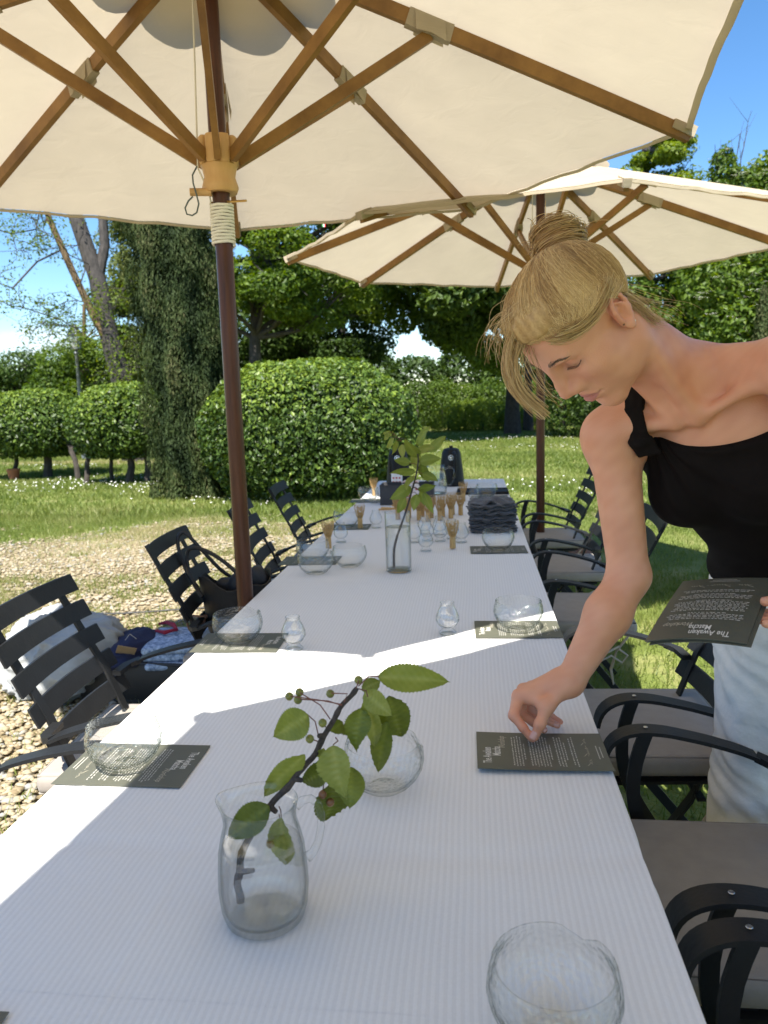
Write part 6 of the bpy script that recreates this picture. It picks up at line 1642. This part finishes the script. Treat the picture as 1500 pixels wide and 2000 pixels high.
# ---- black one-shoulder top ----------------------------------------------------------
TOP = Field(); TOP.p = list(TORSO.p)
for s, S_ in ((-1, SHR), (1, SHL)): TOP.cap(tw(.44, s * .10, 0), tw(.47, s * .12, 0), .05, .045, .04)
def topcut(P, f):
    q = tl_(P); a, l, ff = q[:, 0], q[:, 1], q[:, 2]
    kn = np.sqrt((a - .54) ** 2 + (l + .080) ** 2)
    ang = np.arctan2(a - .54, l + .080)
    fold = .0042 * np.sin(ang * 17 + 2 * np.sin(kn * 16)) * np.clip(1 - kn / .34, 0, 1) * (ff > -.02)
    fold = fold + .0016 * np.sin(a * 75 + 4 * np.sin(l * 14)) * np.clip((.26 - a) / .2, 0, 1)
    d = f - .0065 - fold
    neck = a - (.518 - .27 * (l + .085) + .40 * (l + .085) ** 2)
    hem = .076 + .04 * np.abs(l) - a
    def smax(u, w, k=.006): h = np.clip(.5 + .5 * (u - w) / k, 0, 1); return w * (1 - h) + u * h + k * h * (1 - h)
    return smax(smax(d, neck), hem)
TOP.add('m', topcut, (0, 0, 0), 0, 0)
# strap: gathered band from the knot over the right shoulder to the back
kn0 = tw(.542, -.080, .090)
st_ = [tw(.515, -.075, .098), kn0, tw(.585, -.084, .052), tw(.605, -.082, .010), tw(.59, -.08, -.045), tw(.50, -.075, -.085)]
def strap(P, f):
    d = np.full(len(P), 9.)
    for i in range(len(st_) - 1):
        a, b = st_[i], st_[i + 1]; ab = b - a; h = np.clip((P - a) @ ab / (ab @ ab), 0, 1); q = P - a - h[:, None] * ab
        ql = q @ TL; qn = np.sqrt(np.maximum((q * q).sum(1) - ql ** 2, 0))
        w = (.020, .012, .015, .018, .02)[i]
        d = np.minimum(d, np.hypot(np.maximum(np.abs(ql) - w, 0), qn) - .0052 - .0008 * np.sin(ql * 300 + i))
    return np.minimum(f, d)
TOP.add('m', strap, (0, 0, 0), 0, 0)
TOP.ell(kn0 + TF * .004, (.013, .018, .012), .012, TR)
class Loose(Field):
    """field whose cut functions are not distances: evaluate without culling"""
    def __call__(s, P, ctr=None, rad=0): return Field.__call__(s, P)
TOP.__class__ = Loose
Vt, Qt = surface_nets(TOP, (.18, 1.15, .93), (.98, 1.92, 1.45), .0034)
plain('top_black', (.0085, .0060, .0055), .85, var=.1, scale=60, bump=.1, bscale=500, spec=.12)
child('one_shoulder_top', Vt, Qt, 'top_black')
# ---- white linen trousers --------------------------------------------------------------
PAN = Loose()
PAN.ell(PE + TA * .005, (.135, .192, .140), .04, TR)
PAN.ell(V(.74, 1.685, .93), (.205, .125, .16), .05)
for a, b, r0, r1 in ((V(.650, 1.690, .90), V(.640, 1.690, .06), .118, .112), (V(.850, 1.690, .90), V(.850, 1.690, .06), .118, .112)): PAN.cap(a, b, r0, r1, .03)
def pcut(P, f):
    q = tl_(P); a = q[:, 0]; x, y, z = P[:, 0], P[:, 1], P[:, 2]
    th = np.arctan2(y - 1.69, x - .64)
    w = .0032 * np.sin(z * 34 + 5 * np.sin(th * 2 + z * 9) + 3 * np.sin(x * 40)) * np.clip((1.02 - z) * 2, 0, 1) + .004 * np.sin(th * 5 + 2 * np.sin(z * 11)) + .002 * np.sin(z * 90 + 9 * th + 4 * np.sin(z * 23))
    # slanting pulls under the hip
    w = w + .003 * np.sin((z * .9 + (x - y) * .6) * 62) * np.exp(-((z - .82) / .16) ** 2)
    d = f * .92 - w
    slab = np.abs(y - 1.672) - .082 - .012 * np.sin(x * 25 + z * 7)            # legs pressed into the gap between the chairs
    def smax(u, v_, k=.04): h = np.clip(.5 + .5 * (u - v_) / k, 0, 1); return v_ * (1 - h) + u * h + k * h * (1 - h)
    d = np.where(z < .86, smax(d, slab - np.clip((z - .68) * .5, 0, 1)), d)
    return np.maximum(np.maximum(d, a - .135), .055 - z)
PAN.add('m', pcut, (0, 0, 0), 0, 0)
Vp, Qp = surface_nets(PAN, (.42, 1.45, .02), (1.08, 1.95, 1.16), .0045)
plain('linen_white', (.80, .77, .735), .9, var=.05, scale=25, bump=.5, bscale=28, sheen=.1)
child('linen_trousers', Vp, Qp, 'linen_white')
plain('shoe_white', (.6, .6, .58), .6)
for fx in (.635, .845):
    S_ = Field(); S_.cap((fx + .03, 1.69, .045), (fx - .15, 1.67, .036), .040, .036, .02); S_.ell((fx, 1.69, .08), (.05, .045, .05), .03)
    S_.add('m', lambda P, f: np.maximum(f, .004 - P[:, 2]), (0, 0, 0), 0, 0)
    a, b = surface_nets(S_, (fx - .22, 1.6, -.01), (fx + .1, 1.78, .16), .006); child('shoe', a, b, 'shoe_white')
# ---- hair ------------------------------------------------------------------------------
HAIR = Loose()
HAIR.ell(hw(-.004, 0, .050), V(.0945, .084, .0885) * HS, .01, HR)
HAIR.ell(hw(.050, 0, .084), V(.041, .056, .034) * HS, .03, HR)
HAIR.ell(hw(.026, 0, .102), V(.052, .050, .026) * HS, .04, HR)
def hline(x): return np.where(x > .035, .0625 + .50 * (x - .035), np.where(x > -.012, .0525 + .213 * (x + .012), .0525 + 1.30 * (x + .012)))
_bunw = V(.150, 1.388, 1.650); BUN = hl(_bunw[None])[0]
def hcut(P, f):
    q = hl(P); x, y, z = q[:, 0], q[:, 1], q[:, 2]
    d = q - BUN; ang = np.arctan2(d[:, 1], d[:, 0]); rr = np.linalg.norm(d, axis=1)
    groove = .0020 * np.sin(ang * 34 + 3 * np.sin(rr * 60)) + .0022 * np.sin(ang * 13 + 2.2 * np.sin(rr * 30 + 1)) + .0012 * np.sin(ang * 71 + 5 * np.sin(rr * 45))
    groove = .45 * groove * np.clip((rr - .02) / .05, 0, 1)
    m = (hline(x) - .005 * np.sin(x * 130 + y * 40) - z) * .9
    dd = f - groove
    h = np.clip(.5 + .5 * (dd - m) / .012, 0, 1)
    return m * (1 - h) + dd * h + .012 * h * (1 - h)
HAIR.add('m', hcut, (0, 0, 0), 0, 0)
Vh, Qh = surface_nets(HAIR, HO - .17, HO + .2, .0024)
hq = hl(Vh); _d = hq - BUN; _a = np.arctan2(_d[:, 1], _d[:, 0]); _r = np.linalg.norm(_d, axis=1)
hv = np.clip(.46 + .05 * np.sin(_a * 34 + 3 * np.sin(_r * 60)) + .05 * np.sin(_a * 13 + 2.2 * np.sin(_r * 30 + 1)) + .07 * np.sin(_a * 90 + 4 * np.sin(_r * 50)) + .05 * rng.normal(size=len(hq)), 0, 1)
HC = [(.15, .070, .023), (.31, .168, .058), (.49, .30, .115), (.66, .45, .20), (.78, .57, .30)]
attr_col('hair', HC, .42, .45, sheen=.0)
child('hair', Vh, Qh, 'hair', hv)
def tubes(name, lines, rad, k=4, vals=None):
    """many thin strands as one mesh; every strand has the same point count"""
    P = np.asarray(lines); n, m, _ = P.shape
    T = np.gradient(P, axis=1); T /= np.linalg.norm(T, axis=2, keepdims=True) + 1e-9
    ref = np.broadcast_to(unit(V(.3, -.9, .5)), T.shape); S1 = np.cross(T, ref); S1 /= np.linalg.norm(S1, axis=2, keepdims=True) + 1e-9; S2 = np.cross(T, S1)
    rad = np.broadcast_to(np.asarray(rad, float).reshape(-1, 1) if np.ndim(rad) == 1 else rad, (n, m)) if np.ndim(rad) else np.full((n, m), rad)
    ringv = [P + (S1 * math.cos(2 * math.pi * j / k) + S2 * math.sin(2 * math.pi * j / k)) * rad[..., None] for j in range(k)]
    W = np.stack(ringv, 2).reshape(-1, 3)
    base = (np.arange(n)[:, None] * m + np.arange(m - 1)[None]) * k
    q = np.stack([np.stack([base + j, base + (j + 1) % k, base + k + (j + 1) % k, base + k + j], -1) for j in range(k)], -2).reshape(-1, 4)
    v = np.repeat(vals, m * k) if vals is not None else np.full(len(W), .5)
    return np_mesh(name, W, q, 4, 'hair', v, True)
# strands combed from the hair line up into the bun, lying on the cap
EC, ER = V(-.004, 0, .050), V(.0960, .0855, .0900)
def on_cap(d, lift):
    d = d / np.linalg.norm(d, axis=-1, keepdims=True)
    p = EC + d * ER * (1 + lift[..., None])
    # fuller front: push out where the front lobes swell
    w = np.exp(-(((p[..., 0] - .06) / .05) ** 2 + ((p[..., 1]) / .07) ** 2 + ((p[..., 2] - .11) / .05) ** 2))
    return p + d * (w * .017)[..., None]
g = np.random.default_rng(77); lines, vals, rads = [], [], []
bd = (BUN - EC) / ER; bd /= np.linalg.norm(bd)
for i in range(7000):
    while True:
        d = g.normal(size=3); d /= np.linalg.norm(d); p = EC + d * ER
        if p[2] > hline(np.array([p[0]]))[0] - .002: break
    if g.random() < .55:      # start at the hair line
        for _ in range(40):
            d2 = d - .04 * bd; d2 /= np.linalg.norm(d2); p2 = EC + d2 * ER
            if p2[2] < hline(np.array([p2[0]]))[0] + .001: break
            d = d2
    t = np.linspace(0, 1, 12)[:, None]; e = bd + g.normal(size=3) * .10
    w_ = g.normal(size=3) * .05
    D = d * (1 - t) + e * t + np.sin(t * math.pi) * (V(.10, .25 * np.sign(d[1] + .02), 1.0) * .75 * max(0, .35 - d @ bd)) + np.sin(t * math.pi) * w_ + np.sin(t * math.pi * 2.0) * g.normal(size=3) * .02
    lift = (.003 + .013 * g.random() ** 2) * np.sin(np.pi * np.clip(t[:, 0] * .93 + .06, 0, 1)) + .001 + (.03 * g.random() ** 7) * np.sin(np.pi * t[:, 0])
    lines.append(HO + (on_cap(D, lift) * HS) @ HR.T); clump = math.sin(np.arctan2(d[1] - bd[1], d[0] - bd[0]) * 13 + 1)
    vals.append(np.clip(.52 + .13 * clump + g.normal() * .13, 0, 1)); rads.append(.00034 + .00042 * g.random())
for i in range(800):          # short new hairs along the edge soften the line to the skin
    x_ = g.uniform(-.03, .095); zl = hline(np.array([x_]))[0]; s_ = np.sqrt(np.clip(1 - ((x_ - EC[0]) / ER[0]) ** 2 - ((zl - EC[2]) / ER[2]) ** 2, .0, 1)) * ER[1] * g.choice((1, 1, -1))
    d = (V(x_, s_, zl) - EC) / ER; d = d / np.linalg.norm(d) - bd * g.uniform(-.02, .11); t = np.linspace(0, 1, 12)[:, None]
    e = d + (bd - d) * g.uniform(.12, .35) + g.normal(size=3) * .07; D = d * (1 - t) + e * t
    lines.append(HO + (on_cap(D, -.004 + .012 * t[:, 0] + .006 * g.random() * np.sin(np.pi * t[:, 0])) * HS) @ HR.T); vals.append(np.clip(.62 + g.normal() * .2, 0, 1)); rads.append(.00038)
link('hair_strands', tubes('hair_strands', lines, np.array(rads), 4, np.array(vals)), wo)
# the bun: a rope of hair coiled over itself with loose ends
Bx, Bw = HR @ unit(bd), _bunw
e3 = unit(HR @ unit(BUN - EC)); e3 = unit(e3 + V(0, 0, .55)); e1 = unit(np.cross(e3, V(0, 1, .2))); e2 = np.cross(e3, e1)
BF = Field(); BF.ell(Bw - e3 * .004, (.040, .040, .026), .01, np.stack([e1, e2, e3], 1)); BF.cap(Bw - e3 * .05, Bw, .034, .03, .02)
a, b = surface_nets(BF, Bw - .09, Bw + .09, .004); child('bun_core', a, b, 'hair', np.full(len(a), .25))
lines, vals = [], []
for i in range(1500):
    ph = g.uniform(0, 6.28); tw_ = g.uniform(2.4, 4.6); R0 = g.uniform(.018, .044); zz = g.normal() * .010; rr = .013 * math.sqrt(g.random()); p0 = g.uniform(0, 6.28); tilt = g.normal() * .13
    t = np.linspace(0, 1, 14); A = ph + tw_ * t; cx = R0 * .82 + rr * np.cos(p0 + 3.2 * t); zz_ = zz + rr * np.sin(p0 + 3.2 * t) + tilt * R0 * np.sin(A * 1.0 + p0) * .8 + .010 * (1 - (R0 / .047) ** 2)
    lines.append(Bw + np.outer(cx * np.cos(A), e1) * 1.08 + np.outer(cx * np.sin(A), e2) + np.outer(zz_, e3)); vals.append(np.clip(.48 + .15 * math.sin(p0 * 2) + g.normal() * .12, 0, 1))
for i in range(22):
    A = g.uniform(0, 6.28); s = Bw + (e1 * math.cos(A) + e2 * math.sin(A)) * .034 + e3 * g.normal() * .012; dr = unit((e1 * math.cos(A + .9) + e2 * math.sin(A + .9)) + e3 * g.uniform(-.2, .9)); L = g.uniform(.02, .05); t = np.linspace(0, 1, 14)[:, None]
    lines.append(s + dr * L * t + e3 * (.02 * t * (1 - t)) + V(0, 0, -1) * .012 * t ** 2 + g.normal(size=3) * .006 * t); vals.append(np.clip(.6 + g.normal() * .15, 0, 1))
link('bun', tubes('bun', lines, np.full(len(lines), .00062), 4, np.array(vals)), wo)
# loose lock in front of the face, wisps at temple, ear and nape
def wisps(name, ctrl, n, spread, rad, seed, taper=.6):
    g = np.random.default_rng(seed); ctrl = np.array(ctrl); m = 22; t = np.linspace(0, 1, m); kk = np.linspace(0, 1, len(ctrl)); L = []; vv = []
    base = np.stack([np.interp(t, kk, ctrl[:, j]) for j in range(3)], 1)
    for _ in range(6): base[1:-1] = (base[:-2] + 2 * base[1:-1] + base[2:]) / 4
    for i in range(n):
        o0, o1, o2 = g.normal(size=3), g.normal(size=3), g.normal(size=3); k = 1 - .25 * g.random() ** 3
        w = spread[0] * (1 - t) + spread[1] * t
        tt = t * k; bb = np.stack([np.interp(tt, t, base[:, j]) for j in range(3)], 1)
        L.append(bb + o0 * w[:, None] * .8 + o1 * (w * np.sin(t * 3.0))[:, None] * .5 + o2 * (w * t ** 2)[:, None] * .7); vv.append(np.clip(.62 + g.normal() * .2, 0, 1))
    r = rad * (1 - taper * t)[None] * np.ones((n, 1))
    return link(name, tubes(name, L, r, 3, np.array(vv)), wo)
wisps('front_lock', [hw(.035, .028, .092), hw(.070, .030, .104), V(.0800, 1.285, 1.500), V(.0620, 1.270, 1.462), V(.0600, 1.258, 1.430), V(.0710, 1.252, 1.400), V(.0920, 1.250, 1.382), V(.1150, 1.248, 1.362)], 230, (.0090, .0050), .0008, 5)
wisps('front_lock', [hw(.040, .015, .100), hw(.070, .015, .116), V(.060, 1.310, 1.520), V(.040, 1.300, 1.500), V(.032, 1.29, 1.478), V(.034, 1.285, 1.455)], 34, (.008, .010), .0006, 6)
wisps('front_lock', [hw(.045, -.01, .09), hw(.088, -.01, .098), V(.085, 1.262, 1.445), V(.098, 1.255, 1.415), V(.118, 1.25, 1.395), V(.135, 1.25, 1.385)], 26, (.012, .010), .0005, 8)
wisps('temple_wisp', [hw(.062, .068, .075), hw(.048, .074, .062), hw(.022, .079, .054), hw(-.008, .084, .054), hw(-.035, .084, .060)], 90, (.006, .004), .0006, 9, .2)
wisps('temple_wisp', [hw(.080, .048, .078), hw(.072, .060, .064), hw(.052, .069, .050), hw(.027, .0755, .043), hw(.004, .080, .042)], 40, (.004, .003), .00045, 12, .3)
wisps('nape_wisp', [hw(-.042, .058, .008), hw(-.048, .058, -.022), hw(-.047, .056, -.052), hw(-.052, .056, -.080)], 70, (.008, .006), .0006, 10)
wisps('nape_wisp', [hw(-.055, .050, .000), hw(-.060, .052, -.030), hw(-.066, .054, -.060), hw(-.078, .056, -.085), hw(-.080, .058, -.115)], 22, (.008, .013), .00045, 11)
wisps('flyaway_hair', [hw(.05, .01, .14), hw(.075, .01, .148), hw(.098, .01, .132), hw(.108, .01, .115)], 30, (.014, .012), .00045, 15)
# brow, lashes, ear stud
attr_col('brow_hair', [(.14, .085, .05), (.22, .14, .085)], .6)
L, vv = [], []
for i in range(84):
    s = g.random(); y_ = .014 + .040 * s; z_ = .0385 + .0065 * math.sin(s * 2.2) - .005 * s * s + g.normal() * .0016 * (1.15 - s); x_ = .0985 - .30 * (y_ - .014) ** 1.0 * (.35 + 14 * (y_ - .014)) + .0006
    for sg in (1, -1):
        p = hw(x_, sg * y_, z_); d = unit(HR @ V(-.25, sg * (.55 + .5 * s), .75 * (1 - s) - .15)); t = np.linspace(0, 1, 5)[:, None]
        p = p - unit(grad(p[None])[0]) * BODY(p[None])[0]; n_ = unit(grad(p[None])[0])
        L.append(p + (d - n_ * (d @ n_)) * t * (.0075 + .003 * g.random()) + n_ * .0007); vv.append(g.random())
m_ = tubes('eyebrow', L, np.full(len(L), .00032), 3, np.array(vv)); m_.materials[0] = MAT['brow_hair']; link('eyebrow', m_, wo)
L = []
for i in range(30):
    s = i / 29; y_ = .0195 + .029 * s; x_ = .0850 - .0125 * s ** 1.5; z_ = .0112 - .0035 * math.sin(math.pi * s) + .005 * s
    for sg in (1, -1):
        p = hw(x_, sg * y_, z_); p = p - unit(grad(p[None])[0]) * BODY(p[None])[0]
        d = unit(HR @ V(.75, sg * (.15 + .8 * s), -.65)); t = np.linspace(0, 1, 6)[:, None]
        L.append(p + d * t * .0062 + (HR @ V(.25, 0, .9)) * (t ** 2) * .0022 - d * .001)
m_ = tubes('eyelashes', L, np.full(len(L), .0003), 3, np.zeros(len(L))); m_.materials[0] = MAT['brow_hair']; link('eyelashes', m_, wo)
plain('pearl', (.75, .73, .68), .2, spec=.8)
e_ = hw(-.0125, .0805, -.018); mb = MB(); mb.lathe([(0, -.0021), (.0015, -.0015), (.0021, 0), (.0015, .0015), (0, .0021)], 10, e_); mb.build('ear_stud', 'pearl', wo)
